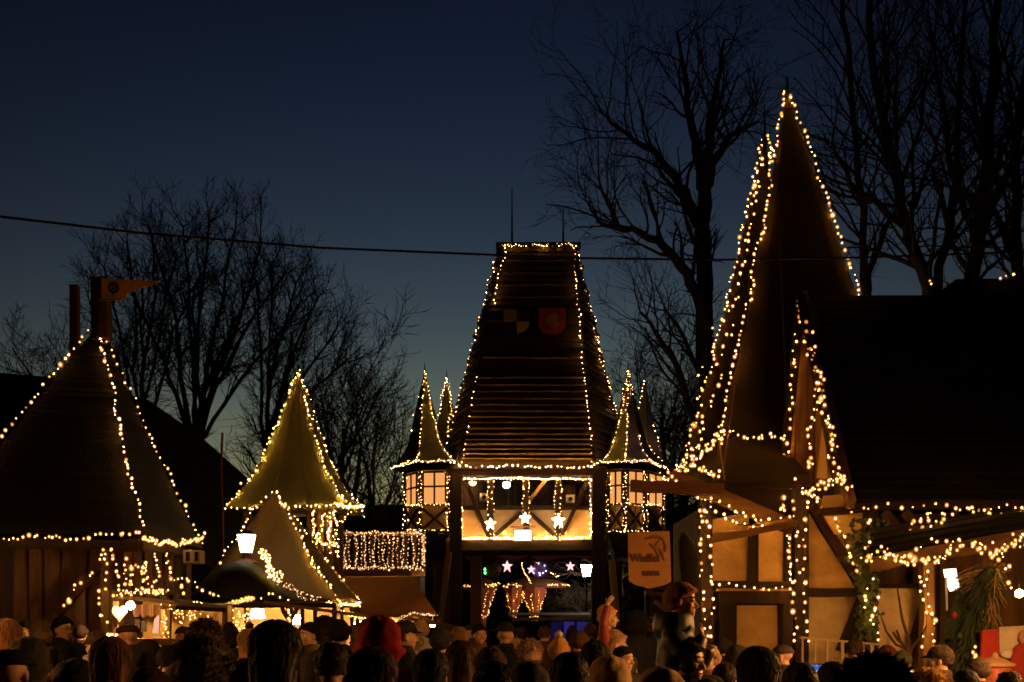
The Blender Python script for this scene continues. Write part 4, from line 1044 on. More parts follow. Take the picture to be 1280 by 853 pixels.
# hanging waffle sign
sg = thing('hanging_sign', 'orange hanging board sign with dark old style lettering', 'sign', W(811, 738, 12.5))
YS = 12.5
o = fp('board', [(785, 666), (837, 664), (839, 727), (832, 731), (812, 736), (793, 731), (786, 726)], YS, .035, M['signwood'], sg)
for x in (793, 830): MB().tube([W(x, 666, YS + .01), W(x + 2, 622, YS + 1.2)], .008, 5).obj('chain', M['metal'], sg)
def text(s, px, py, size_px, Y, m, parent, bold=.004, shear=0., name='lettering'):
    cu = bpy.data.curves.new('lettering', 'FONT'); cu.body = s; cu.size = size_px * Y / F; cu.extrude = .004; cu.offset = bold; cu.shear = shear
    cu.align_x = 'CENTER'; cu.align_y = 'CENTER'; cu.resolution_u = 3
    t = bpy.data.objects.new('tmp', cu); col.objects.link(t)
    dg = bpy.context.evaluated_depsgraph_get(); me = bpy.data.meshes.new_from_object(t.evaluated_get(dg)); bpy.data.objects.remove(t)
    Mx = Matrix.Translation(W(px, py, Y) - wloc(parent)) @ Matrix.Rotation(R(90), 4, 'X'); me.transform(Mx)
    me.materials.clear(); me.materials.append(m)
    o = bpy.data.objects.new(name, me); col.objects.link(o); o.parent = parent; return o
text('Waffel', 806, 698, 14, YS - .008, M['signink'], sg, .005)
text('anna', 814, 716, 11, YS - .008, M['signink'], sg, .006)
mb = MB()
for pts in (((806, 674), (814, 672), (822, 671), (829, 675), (832, 682), (832, 690)), ((824, 676), (819, 684), (822, 692)), ((812, 679), (817, 684), (826, 688), (831, 701))):
    mb.tube([W(x, y, YS - .004) for x, y in pts], [.012 + .008 * math.sin(i) ** 2 for i in range(len(pts))], 5)
mb.obj('faded_picture', M['signmark'], sg)

# small stall seen behind the sign
bs = thing('far_stall', 'small roofed stall with a lit gable edge behind the hanging sign', 'market stall', Vector((gx(822, 24), 24, 0)))
fb('roof_edge', (806, 741), (842, 744), 5, 24, .2, M['lightwood'], bs)
fp('roof', [(804, 738, 23.8), (870, 738, 23.8), (870, 728, 26), (812, 728, 26)], 24, .06, M['roofdark'], bs)
fb('brace', (818, 752), (842, 770), 5, 24, .12, M['lightwood'], bs)
fb('post', (809, gy(24)), (809, 742), 5, 24, .14, M['timber'], bs)
fb('counter', (806, 800), (870, 800), 10, 24.3, .4, M['redcloth'], bs)
fp('back_wall', [(806, gy(26), 26), (880, gy(26), 26), (880, 742, 26), (806, 742, 26)], 26, .08, M['plank'], bs)
for y in (772, 780, 788): fb('shelf', (812, y), (838, y), 2, 24.6, .2, M['lightwood'], bs)
wl = thing('low_wall', 'red panelled low wall with a pale rail left of the father and child', 'fence', Vector((gx(795, 22), 22, 0)))
fb('rail', (776, 798.5), (806, 798.5), 2.5, 22, .1, M['cream'], wl)
for i in range(9): fb('board', (777 + i * 3.4, gy(22)), (777 + i * 3.4, 801), 3, 22.05, .04, M['redcloth'], wl)
fl = thing('furled_parasol', 'dark furled parasol with a red dot beside the timber post', 'parasol', Vector((gx(858, 15.2), 15.2, 0)))
MB().tube([W(856, gy(15.2), 15.2), W(855, 670, 15.2)], .02, 6).obj('pole', M['wire'], fl)
MB().loft([[W(x, y, 15.2) + Vector((r_ * math.cos(a / 9 * 6.283), r_ * math.sin(a / 9 * 6.283), 0)) for a in range(9)] for x, y, r_ in ((854, 665, .02), (857, 676, .1), (861, 700, .13), (863, 730, .12), (862, 752, .05))]).obj('canopy', M['ink'], fl, True)

# lights on the right
G2 = 'orange fairy lights on the right houses'
def rl(lb, pts, sp=.1, r=.0175, kind='near', **k): return lights(lb, pts, sp * .85, kind, r, k.pop('wob', .035), G2, **k)
def rls(lb, pts, sp=.1, **k): return rl(lb, pts, sp * .72, **k)
def hipline(base, i, apex, flare, t0=0., t1=.985, n=12, out=.035):
    P = []
    for k in range(n + 1):
        t = t0 + (t1 - t0) * k / n; g = (1 - t) + flare * ((1 - t) ** 4 - (1 - t)); b_ = base[i]
        p = Vector((apex.x, apex.y, 0)).lerp(Vector((b_.x, b_.y, 0)), g); p.z = b_.z + (apex.z - b_.z) * t
        d_ = Vector((b_.x - apex.x, b_.y - apex.y, 0)).normalized(); P.append(p + d_ * out)
    return P
SP1, SP2 = [A1, B1, C1, D1], [A2, B2, C2, D2]
rl('orange lights down the left hip of the tallest spire', hipline(SP1, 0, ap1, .10)[::-1], .105, wob=.03, fwd=.0)
rl('orange lights down the right hip of the tallest spire', hipline(SP1, 1, ap1, .10, .4)[::-1], .105, wob=.025, fwd=.0)
rl('orange lights down the left edge of the second spire', hipline(SP2, 0, ap2, .12)[::-1], .115, r=.02, wob=.035, fwd=.0)
rl('orange lights down the front right edge of the second spire', [(958, 170, 21.3), (960, 188, 21.), (964, 205, 20.6)], .1, r=.02, wob=.03)
rl('second strand on the front of the second spire', [(953, 195, 21.0), (945, 250, 20.7), (934, 305, 20.4), (920, 370, 20.1), (906, 430, 19.7), (890, 495, 19.4), (872, 550, 19.1), (860, 578, 18.9)], .15, r=.02, wob=.06)
rl('sparse lights on the far left flank of the second spire', [(893, 400, 20.7), (880, 450, 20.5), (868, 510, 20.2), (858, 545, 20)], .42, r=.019, wob=.07)
rl('orange lights along the foot of the tallest spire', [(895, 545, 16.4), (905, 536, 16.5), (915, 538, 16.5), (930, 545, 16.5), (942, 548, 16.4), (960, 545, 16.4), (985, 548, 16.3)], .075, wob=.03)
rl('dense orange lights sweeping from the turret to the spire foot', [(832, 600, 16.6), (850, 590, 16.4), (868, 577, 16.3), (884, 562, 16.3), (898, 546, 16.4)], .055, strands=3, wob=.07)
rl('orange lights along the left skirt edge above the log', [(806, 603, 15.6), (830, 600, 15.6), (850, 590, 15.7), (870, 584, 15.7), (884, 590, 15.6), (902, 589, 15.5)], .06, strands=2, wob=.045)
rl('bright lights hanging at the crossing of log and plank', [(846, 600, 15.2), (850, 607, 15.2), (857, 614, 15.2)], .05, r=.02, wob=.05, kind='wall')
rl('orange lights along the lower edge of the sloping plank', [(868, 622, 15.4), (885, 626, 15.4), (905, 630, 15.4), (928, 640, 15.4), (948, 650, 15.4), (968, 651, 15.4), (985, 645, 15.4)], .11, wob=.035, kind='wall')
rl('second loose garland below the sloping plank', [(873, 640, 15.5), (890, 635, 15.5), (908, 643, 15.5), (920, 652, 15.5), (942, 655, 15.5), (958, 654, 15.4)], .1, wob=.03, kind='wall')
for dx, lb in ((-5, 'left edge'), (5, 'right edge')):
    rl(f'orange lights down the {lb} of the house corner post', [(882 + dx, 625, 15.82), (882 + dx - 3, 680, 15.82), (882 + dx + 3, 730, 15.82), (882 + dx + 2, 800, 15.82)], .15, wob=.035, kind='wall')
rl('orange lights along the beam over the boarded window', [(890, 729, 15.8), (915, 730, 15.8), (940, 736, 15.8), (965, 735, 15.8), (985, 733, 15.8)], .11, wob=.025, kind='wall')
rl('dense lights down the post edge left of the main post', [(986, 660, 15.7), (985, 680, 15.7), (987, 705, 15.7), (989, 730, 15.7)], .06, wob=.025, kind='wall')
rl('lights on the left edge of the main timber post', [(993, 600, 15.7), (994, 650, 15.7), (993, 700, 15.7), (991, 740, 15.7), (994, 812, 15.7)], .14, wob=.035, kind='wall')
rl('lights on the right edge of the main timber post', [(1004, 610, 15.7), (1005, 660, 15.7), (1006, 720, 15.7), (1006, 812, 15.7)], .13, wob=.03, kind='wall')
rl('orange lights down the left edge of the narrow gable', [WA.lerp(WL, t) - Vector((.05, .05, 0)) for t in (0, .3, .6, .9, 1.)] + [W(977, 640, 15.6)], .11, wob=.045, fwd=.02)
rl('orange lights down the right edge of the narrow gable', [WA.lerp(WR, t) - Vector((.05, .05, 0)) for t in (0, .3, .6, .9, 1.)], .085, strands=2, wob=.05, fwd=.02)
rl('inner strand on the boards of the narrow gable', [(1018, 475, 15.9), (1017, 520, 15.75), (1012, 560, 15.7), (1010, 595, 15.6)], .08, wob=.045)
rl('dense lights round the foot of the gable verge', [(1012, 612, 15.3), (1025, 608, 15.3), (1040, 602, 15.3), (1048, 598, 15.3), (1056, 612, 15.2)], .05, strands=2, wob=.05)
rl('lights under the gable corner above the small plaster panel', [(1003, 615, 15.3), (1012, 620, 15.3), (1018, 630, 15.4)], .06, strands=2, wob=.05, kind='wall')
rl('orange lights along the eave of the dark roof', [(1062, 640, 15.2), (1085, 634, 15.2), (1108, 630, 15.2), (1150, 632, 15.2), (1190, 632, 15.2), (1230, 632, 15.2), (1290, 630, 15.2)], .14, wob=.03)
rl('lower loose garland under the eave of the dark roof', [(1150, 645, 15.2), (1185, 641, 15.2), (1210, 638, 15.2), (1245, 640, 15.2), (1290, 638, 15.2)], .13, wob=.04)
for i, (x, y0, y1) in enumerate(((1140, 648, 676), (1150, 645, 676), (1160, 644, 672), (1165, 650, 665), (1177, 640, 668))):
    rl(f'short strand of lights hanging under the dark eave, {("leftmost", "second from the left", "third from the left", "fourth from the left", "rightmost")[i]} of five', [(x, y0, 15.1), (x + rng.uniform(-3, 3), y1, 15.1)], .09, wob=.04)
rl('clustered orange lights along the front edge of the awning', [(1080, 702, 13.9), (1105, 698, 13.9), (1130, 700, 13.9), (1155, 700, 13.85), (1175, 698, 13.85), (1192, 688, 13.85), (1215, 682, 13.85), (1240, 690, 13.85), (1262, 684, 13.85), (1290, 676, 13.85)], .045, strands=2, wob=.06, kind='near')
rl('upper strand along the front edge of the awning', [(1100, 695, 13.9), (1140, 692, 13.9), (1185, 683, 13.9), (1230, 677, 13.9), (1290, 670, 13.9)], .14, wob=.05, kind='near')
rl('lights down the brace beside the ivy', [(1040, 648, 15.6), (1050, 668, 15.6), (1058, 690, 15.6), (1070, 715, 15.6)], .1, wob=.02, kind='wall')
rl('lights in the ivy above the awning corner', [(1075, 650, 15.4), (1088, 665, 15.4), (1082, 685, 15.4), (1098, 668, 15.4), (1112, 670, 15.4)], .12, wob=.06, kind='wall')
rl('lights down the ivy covered post', [(1085, 702, 15.45), (1080, 740, 15.45), (1087, 770, 15.45), (1094, 745, 15.45), (1092, 810, 15.45)], .14, wob=.05, kind='wall')
rl('lights down the left side of the awning wall post', [(1152, 715, 15.4), (1152, 760, 15.4), (1152, 815, 15.4)], .14, wob=.04, kind='wall')
rl('lights down the right side of the awning wall post', [(1162, 715, 15.4), (1160, 760, 15.4), (1167, 790, 15.4), (1162, 815, 15.4)], .12, wob=.05, kind='wall')
rl('few lights hanging at the right end under the awning', [(1258, 708, 13.8), (1262, 720, 13.8), (1268, 738, 13.8)], .1, wob=.04, kind='wall')
rl('vertical strand of lights on the right stall front', [(1217, 808, 13.6), (1218, 850, 13.6)], .07, wob=.02)
rl('few bulbs on the far ridge at the left', [(1160, 350, 22.8), (1164, 362, 22.8)], .12, r=.02)
rl('few bulbs on the far ridge at the right', [(1248, 350, 22.8), (1275, 341, 22.8)], .17, r=.02)

# ------------------------------------------------------------------ unseen stalls added either side of the camera, for lamps that light the crowd
def added_side_stall(label, x, Y, lamps, e, s):
    root = thing('market_stall', label, 'market stall', V_((x, Y, 0)), 'added stalls at the near end of the square')
    for dx, dy in ((-.9, -1.4), (.9, -1.4), (-.9, 1.4), (.9, 1.4)): MB().beam((x + dx, Y + dy, 0), (x + dx, Y + dy, 2.7 if dx * s > 0 else 2.5), .1, .1).obj('post', M['plank'], root)
    MB().prism([(x - 1.2, Y - 1.7, 2.62), (x + 1.2, Y - 1.7, 2.72), (x + 1.2, Y + 1.7, 2.72), (x - 1.2, Y + 1.7, 2.62)], (0, 0, .06)).obj('roof', M['plank'], root)
    MB().box((x - s * .75, Y, .95), (.5, 2.7, .08)).obj('counter', M['lightwood'], root); MB().box((x - s * .75, Y, .455), (.4, 2.6, .9)).obj('front_board', M['plank'], root)
    MB().box((x + s * .88, Y, 1.25), (.04, 2.7, 2.4)).obj('back_wall', M['plaster'], root)
    for i, dy in enumerate(lamps):
        q = thing('stall_lamp', f'{("first", "second", "third")[i]} hanging lamp of the {label[:44].strip()}', 'lamp', V_((x - s * .8, Y + dy, 2.3)), 'lamps of the added stalls at the near end of the square')
        c = V_((x - s * .8, Y + dy, 2.34))
        lamp_ball('bulb', c, .07, glow('added stall lamp', (1, .42, .10), e), q)
        MB().loft([[c + V_((r_ * math.cos(a / 14 * 6.283), r_ * math.sin(a / 14 * 6.283), z)) for a in range(14)] for z, r_ in ((.02, .20), (.12, .12), (.16, .03))], cap=False).obj('lamp_shade', M['metal'], q)
        MB().tube([c + V_((0, 0, .16)), c + V_((0, 0, .30))], .008, 5).obj('cord', M['wire'], q)
V_ = Vector
added_side_stall('open drinks stall at the near right end of the square', 5.6, 8.2, (-1., 0, 1.), 2100., 1)
added_side_stall('open food stall at the near left end of the square', -5.8, 8.6, (-.8, .8), 800., -1)
# ------------------------------------------------------------------ barn behind on the left
bn = thing('barn', 'dark barn with a long black roof behind the left hut', 'barn', Vector((gx(90, 38), 38, 0)))
rows = []
RP = [(-260, 430), (0, 466), (90, 474), (185, 500), (250, 545), (312, 600)]
MB().loft([[W(x, y, 36), W(x, y + 4, 35.9), Vector((gx(x, 36), 33.2, max(1.2, W(x, y, 36).z - 3.2))), Vector((gx(x, 36), 33.4, .9)), Vector((gx(x, 36), 39.4, .9)), Vector((gx(x, 36), 39.4, max(1.2, W(x, y, 36).z - 3.2)))] for x, y in RP]).obj('roof', M['roofdark'], bn)
MB().box((gx(20, 36), 36.4, .45), (gx(300, 36) - gx(-250, 36), 5, .9)).obj('wall', M['plank'], bn)
# ------------------------------------------------------------------ shingled hut, left
ht = thing('shingled_hut', 'hut with a steep dark brown pyramid roof and vertical plank walls at the left', 'hut', Vector((gx(90, 18.6), 18.6, 0)))
N0, R0, L0 = W(178, 670, 17.4), W(253, 674, 20.3), W(-92, 676, 16.6)
zE = N0.z
for p in (R0, L0): p.z = zE
B0 = L0 + R0 - N0
ap = W(122, 414, 18.6)
hb = [L0, N0, R0, B0]
tp = [ap + (p - sum(hb, Vector()) / 4).normalized() * .06 for p in hb]
for p in tp: p.z = ap.z
cc = sum(hb, Vector()) / 4
mb = MB()
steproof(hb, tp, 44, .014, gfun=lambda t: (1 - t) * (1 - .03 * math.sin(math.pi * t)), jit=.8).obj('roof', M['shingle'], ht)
def hip(c, t): # point on hip to corner c
    g = (1 - t) * (1 - .03 * math.sin(math.pi * t)); p = ap.lerp(Vector((c.x, c.y, ap.z)), g); p.z = zE + (ap.z - zE) * t; return p
def hipl(c, t):   # the same, held a hand's breadth off the ridge
    d_ = Vector((c.x - ap.x, c.y - ap.y, 0)).normalized(); return hip(c, t) + d_ * .07 + Vector((0, 0, .05))
# plank walls below, planks of unequal width, each its own board
def inn(a, b, u): return a.lerp(b, u)
def plankwall(a, b, zt, parent, w0=.26, nm='wall_plank'):
    a = Vector((a.x, a.y, 0)); b = Vector((b.x, b.y, 0)); L = (b - a).length; t = (b - a) / L; n = Vector((t.y, -t.x, 0))
    if n.y > 0: n = -n
    x = 0; i = 0
    while x < L - .05:
        wd = min(w0 * rng.uniform(.6, 1.35), L - x)
        c = a + t * (x + wd / 2) + n * (.03 if i % 2 else -.03)
        ph = rng.uniform(-.05, .1)
        MB().beam(c, c + Vector((rng.uniform(-.012, .012), 0, zt + ph)), wd * .93, .04, ref=n, seg=4, jit=.012).obj(nm, M['plank'], parent)
        x += wd; i += 1
wl0, wn0, wr0 = cc + (L0 - cc) * .9, cc + (N0 - cc) * .9, cc + (R0 - cc) * .9
plankwall(wl0 + (wn0 - wl0) * .35, wn0, zE - .12, ht); plankwall(wn0, wr0, zE - .12, ht, .3)
wl0.z = wn0.z = wr0.z = 0
MB().loft([[p * .985 + cc * .015 for p in (Vector((v.x, v.y, z)) for v in (wl0, wn0, wr0, wl0 + wr0 - wn0))] for z in (.0, zE - .2)]).obj('wall', M['timber'], ht)
MB().beam((wn0.x, wn0.y - .1, 0), (wn0.x, wn0.y - .1, zE - .05), .2, .2).obj('corner_post', M['timber'], ht)
for a, b in ((L0, N0), (N0, R0)):
    MB().beam(cc.lerp(a, .97) - Vector((0, 0, .14)), cc.lerp(b, .97) - Vector((0, 0, .14)), .14, .09).obj('eave_beam', M['timber_h'], ht)
fb('brace', (72, 768), (140, 690), 9, 16.9, .1, M['timber'], ht); fb('post', (133, gy(16.9)), (133, 688), 10, 16.9, .16, M['plank'], ht)
# small lit window box under the right eave
wn = fp('window', [(229, 704), (250, 704), (250, 688), (229, 688)], 19.2, .3, M['cream'], ht)
fp('pane', [(232, 701.5), (237, 701.5), (237, 690), (232, 690)], 19.18, .02, M['ink'], wn); fp('pane', [(243, 701.5), (247.5, 701.5), (247.5, 690), (243, 690)], 19.18, .02, M['ink'], wn)
# finial posts and pennant on top
MB().beam(W(127, 425, 18.5), W(126.5, 349, 18.5), .24, .24, seg=3, jit=.008).obj('finial_post', mat('red brown post', (.14, .055, .04), .8, 9, .3, .3, (1, 1, .15)), ht)
MB().beam(W(119.5, 425, 18.35), W(120, 352, 18.35), .09, .2, seg=3, jit=.006).obj('finial_board', M['ink'], ht)
fk = thing('pennant', 'orange sheet metal pennant with a dark ring emblem on the left hut', 'flag', W(127, 377, 18.3))
fp('sheet', [(126.8, 348.2), (199, 351.5), (196, 355), (170, 362), (159, 366.5), (156.5, 373.5), (150, 376), (127, 374)], 18.3, .012, M['flag'], fk)
ring = [W(142 + 6 * math.cos(a / 16 * 6.283), 360 + 6.3 * math.sin(a / 16 * 6.283), 18.29) for a in range(17)]
mb = MB().tube(ring, .012, 5)
mb.tube([W(x, y, 18.29) for x, y in ((138, 356.5), (143, 355.5), (146, 359), (141, 361), (138, 364.5), (144, 365.5), (147, 362))], .013, 5)
mb.tube([W(142, 366, 18.29), W(142, 371, 18.29)], [.014, .004], 5)
mb.obj('emblem', M['ink'], fk)
MB().tube([W(119, 374.5, 18.29), W(150, 375.5, 18.29)], .012, 5).obj('rod', M['steel'], fk)
single('wooden_pole', MB().beam((gx(93, 24), 24, 0), W(93.5, 357, 24), .16, .16, seg=6, jit=.01), mat('red brown pole', (.10, .035, .025), .8, 9, .3, .3, (1, 1, .15)), 'red brown square wooden pole rising behind the left hut roof', 'pole')
o = single('bark_pole', MB().tube([(gx(277, 30), 30, 0), W(278, 640, 30), W(276, 590, 30), W(278, 541, 30)], [.05, .04, .035, .03], 8), mat('warm bark pole', (.20, .09, .04), .8, 9, .4, .4, (1, 1, .15)), 'thin wooden pole standing left of the cream pointed tower', 'pole')
G3 = 'fairy lights on the left hut'
def ll(lb, pts, sp=.115, r=.0185, **k): return lights(lb, pts, sp * .88, k.pop('kind', 'left'), r, k.pop('wob', .03), k.pop('group', G3), **k)
ll('orange lights down the left hip of the hut roof', [hipl(L0, t) for t in (.98, .85, .7, .55, .4, .25, .1)], .12, wob=.025)
ll('orange lights down the middle hip of the hut roof', [hipl(N0, t) for t in (.99, .9, .75, .6, .45, .3, .15, .0)], .10, kind='wall', wob=.025, fwd=.05)
ll('orange lights down the right hip of the hut roof', [hipl(R0, t) for t in (.98, .85, .7, .55, .4, .25, .1, .0)], .13, wob=.025, fwd=.05)
ll('lights along the left eave of the hut roof', [(-60, 678, 16.6), (0, 674, 16.8), (25, 675, 16.9), (32, 671, 16.9), (65, 672, 17), (72, 668, 17), (85, 675, 17), (115, 675, 17.1), (122, 670, 17.1), (160, 668, 17.2), (178, 664, 17.2)], .085, wob=.02)
ll('lights along the right eave of the hut roof', [(180, 672, 17.2), (200, 679, 17.8), (225, 680, 18.8), (250, 674, 19.9), (256, 666, 20)], .07, strands=2, wob=.035)
ll('lights running down the diagonal brace of the hut wall', [(140, 686, 16.7), (130, 692, 16.7), (118, 710, 16.7), (105, 726, 16.7), (90, 748, 16.7), (74, 764, 16.7)], .1, wob=.045)
ll('lights down the post beside the diagonal brace', [(134, 692, 16.7), (131, 730, 16.7), (129, 752, 16.7), (132, 775, 16.7)], .1, wob=.05)
ll('curved lights right of the hut corner post', [(140, 686, 16.7), (146, 705, 16.7), (150, 728, 16.7), (152, 742, 16.7)], .08, wob=.03)
for i, (x, y0, y1, x2) in enumerate(((160, 700, 742, 156), (166, 706, 738, 163), (177, 706, 742, 177), (184, 702, 722, 187), (187, 722, 742, 192), (196, 690, 735, 197), (211, 690, 728, 214), (170, 705, 712, 184))):
    ll(f'hanging strand of lights over the left stall roof, {("first", "second", "third", "fourth", "fifth", "sixth", "seventh", "eighth")[i]} from the left', [(x, y0, 16.6), ((x + x2) / 2 + 1, (y0 + y1) / 2, 16.6), (x2, y1, 16.6)], .06, wob=.03, r=.017)
ll('bright lights lying along the left stall canopy', [(146, 745, 16.3), (170, 742, 16.3), (200, 740, 16.4), (212, 738, 16.4)], .05, strands=2, wob=.03, r=.016)
ll('lights falling along the stall roof right of the hut', [(216, 722, 17.), (230, 725, 17.2), (245, 734, 17.4), (258, 738, 17.6), (278, 748, 17.8)], .1, wob=.03)
ll('two bulbs on the post right of the hanging strands', [(224, 733, 16.8), (232, 742, 16.8)], .07, wob=.03)
# boards behind the hanging strands
for x in (160, 172, 186, 198, 212): fb('board', (x, 744), (x + rng.uniform(-1, 1), 690), 9, 17.0, .04, M['plank'], ht)
# ------------------------------------------------------------------ left stall
st = thing('market_stall', 'small stall with a lamp, heart board and red white curtain below the left hut', 'market stall', Vector((gx(205, 17.4), 17.4, 0)))
fp('canopy', [(143, 748, 15.9), (222, 757, 15.7), (222, 751, 17.), (150, 744, 17.)], 16, .02, M['lightwood'], st)
fp('canopy', [(220, 759, 15.7), (284, 762, 16.2), (284, 757, 17.6), (216, 748, 17.)], 16, .02, M['plank'], st)
fb('canopy_edge', (220, 760), (283, 763), 5, 15.75, .05, M['timber_h'], st)
fp('back_wall', [(150, gy(17.6)), (290, gy(17.6)), (290, 755), (150, 752)], 17.6, .06, M['plaster'], st)
for x in (145, 205, 211, 281): fb('post', (x, gy(16.2)), (x, 752 if x < 200 else 762), 5, 16.2, .08, M['lightwood_v'] if x == 205 else M['plank'], st)
fb('counter', (124, 802), (284, 802), 8, 16.0, .5, M['lightwood'], st)
mb = MB(); rows = []
for i in range(40):
    t = i / 39; x = 166 + 38 * t; d = .04 * math.sin(i * 1.9)
    rows.append([W(x, 756, 16.9) + Vector((0, d, 0)), W(x, 756, 16.93) + Vector((0, d, 0)), W(x, 768 + 4 * abs(math.sin(i * .33)), 16.93) + Vector((0, d, 0)), W(x, 768 + 4 * abs(math.sin(i * .33)), 16.9) + Vector((0, d, 0))])
mb.loft(rows).obj('curtain', mat('red white curtain', (.55, .16, .10), .9, 40, .6, .2, (1, 1, .1), c2=(.7, .5, .36)), st)
fp('lilac_panel', [(190, 792), (199, 792), (199, 768), (193, 774)], 16.8, .03, M['lilac'], st)
for x in (172, 180): fb('dark_board', (x, 790), (x, 774 if x < 176 else 776), 6, 16.6, .03, M['ink'], st)
lpp = thing('stall_lamp', 'round bright lamp under the canopy of the left stall', 'lamp', W(163, 757, 16.2))
lamp_ball('bulb', W(163, 757, 16.0), .055, glow('stall lamp', (1, .56, .17), 750.), lpp)
MB().tube([W(163, 753, 16.05), W(163, 749, 16.05)], [.03, .015], 7).obj('socket', M['metal'], lpp)
hrt = []
for i in range(24):
    a = 2 * math.pi * i / 24; hrt.append((16 * math.sin(a) ** 3 / 16 * 10, -(13 * math.cos(a) - 5 * math.cos(2 * a) - 2 * math.cos(3 * a) - math.cos(4 * a)) / 16 * 11))
hd = single('heart_board', MB().prism([W(149 + x * .9, 766 + y, 16.1) for x, y in hrt], (0, .04, 0)), M['cream'], 'white heart shaped board hanging beside the stall lamp', 'sign')
ll('glittering lights inside the left stall, right half', [(214, 762, 16.9), (224, 772, 16.9), (232, 762, 16.9), (244, 770, 16.9), (252, 763, 16.9), (262, 768, 16.9)], .045, strands=3, wob=.07, r=.012, kind='stall', wire=False)
ll('lights down the right post of the left stall', [(208, 766, 16.1), (209, 800, 16.1)], .05, strands=2, wob=.03, r=.011, kind='stall', wire=False)
ll('lights lying on the left end of the left stall counter above a brown head', [(128, 794, 15.7), (148, 795, 15.7)], .03, strands=2, wob=.02, r=.014, kind='cream', wire=False)
# ------------------------------------------------------------------ cream pointed tower
TY = 28.
ct = thing('cream_tower', 'tower with a tall olive cream canvas spire edged with yellow lights', 'tower', Vector((gx(368, 28), 28, 0)))
a_, b_, c_ = W(280, 633, 27.2), W(436, 636, 26.6), W(457, 634, 29.2)
z = W(0, 634, 27).z
d_ = a_ + c_ - b_
base = [a_, b_, c_, d_]
for p in base: p.z = z
apx = W(373, 462, 28.2)
def cs(t):
    k = [(0, 1.), (.08, .86), (.18, .70), (.30, .55), (.42, .43), (.6, .30), (.8, .15), (.92, .06), (1, .0)]
    for (a, ra), (b, rb) in zip(k, k[1:]):
        if t <= b: return ra + (rb - ra) * (t - a) / (b - a)
    return 0
def canv(parent, base, apx, prof, m, nm, ncol=8, sag=.06, n=24):
    rings = []
    for k in range(n + 1):
        t = k / n; ring = []
        for i in range(len(base)):
            a, b = base[i], base[(i + 1) % len(base)]
            for j in range(ncol):
                u = j / ncol; e = a.lerp(b, u); g = prof(t) * (1 - sag * 4 * u * (1 - u))
                p = Vector((apx.x, apx.y, 0)).lerp(Vector((e.x, e.y, 0)), max(g, .004)); p.z = e.z + (apx.z - e.z) * t
                fold = math.sin(j * 2.4 + i) * .025 * prof(t)
                p += Vector((fold, fold, 0)); ring.append(p)
        rings.append(ring)
    return MB().loft(rings).obj(nm, m, parent, True)
canv(ct, base, apx, cs, M['canvas_o'], 'spire')
def cedge(base, apx, prof, i, t0=0., t1=1., n=14):
    out = []
    for k in range(n + 1):
        t = t0 + (t1 - t0) * k / n; p = Vector((apx.x, apx.y, 0)).lerp(Vector((base[i].x, base[i].y, 0)), prof(t)); p.z = base[i].z + (apx.z - base[i].z) * t; out.append(p)
    return out
MB().tube([apx - Vector((0, 0, .1)), apx + Vector((0, 0, .1))], [.03, .02], 6).obj('finial', M['metal'], ct)
for u in (.33, .68):
    e0 = base[0].lerp(base[1], u); P = []
    for k in range(20):
        t = k / 20 * .97; g = cs(t) * (1 - .06 * 4 * u * (1 - u)); p = Vector((apx.x, apx.y, 0)).lerp(Vector((e0.x, e0.y, 0)), max(g, .004)); p.z = e0.z + (apx.z - e0.z) * t; P.append(p)
    MB().tube(P, .016, 5).obj('seam', M['canvas_g'], ct)
for px, Y, lb in ((388, 27.6, 0), (402, 27.4, 0), (412, 27.3, 0), (425, 28.8, 0), (310, 27.7, 0)):
    fb('post', (px, gy(Y)), (px, 636), 8, Y, .16, M['plank'], ct, 3, .006)
fb('cross_rail', (386, 680), (424, 680), 5, 27.4, .1, M['lightwood'], ct)
fb('brace', (388, 668), (403, 640), 5, 27.5, .08, M['plank'], ct); fb('brace', (418, 668), (406, 640), 5, 27.45, .08, M['plank'], ct); fb('brace', (424, 650), (438, 640), 4, 27.6, .08, M['plank'], ct)
MB().box((gx(360, 28.4), 28.6, 1.9), (2.2, 1.4, 3.8)).obj('core_wall', M['plank'], ct)
G4 = 'yellow lights on the cream tower'
def yl(lb, pts, sp=.1, r=.0195, **k): return lights(lb, pts, sp, 'cream', r, k.pop('wob', .03), G4, **k)
yl('yellow lights up the left edge of the cream spire', cedge(base, apx, cs, 0), .1, wob=.045)
yl('yellow lights up the front right edge of the cream spire', cedge(base, apx, cs, 1), .11, wob=.04)
yl('yellow lights up the far right edge of the cream spire', cedge(base, apx, cs, 2), .1, wob=.04)
yl('yellow lights along the front eave of the cream spire', [base[0], base[1]], .12)
yl('dense yellow lights along the right eave of the cream spire', [W(415, 630, 26.8), W(436, 634, 26.5), W(456, 634, 28.6)], .055, strands=2)
for i, (x0, y0, x1, y1) in enumerate(((390, 640, 393, 672), (402, 645, 398, 675), (410, 642, 412, 690), (418, 640, 421, 695), (424, 655, 438, 640), (386, 682, 424, 680))):
    yl(f'lights on the tower timbers under the cream spire, {("leftmost upright", "second upright", "third upright", "rightmost upright", "slanting brace", "cross rail")[i]}', [(x0, y0, 27.2), (x1, y1, 27.2)], .075, strands=2 if i != 4 else 1, wob=.04)
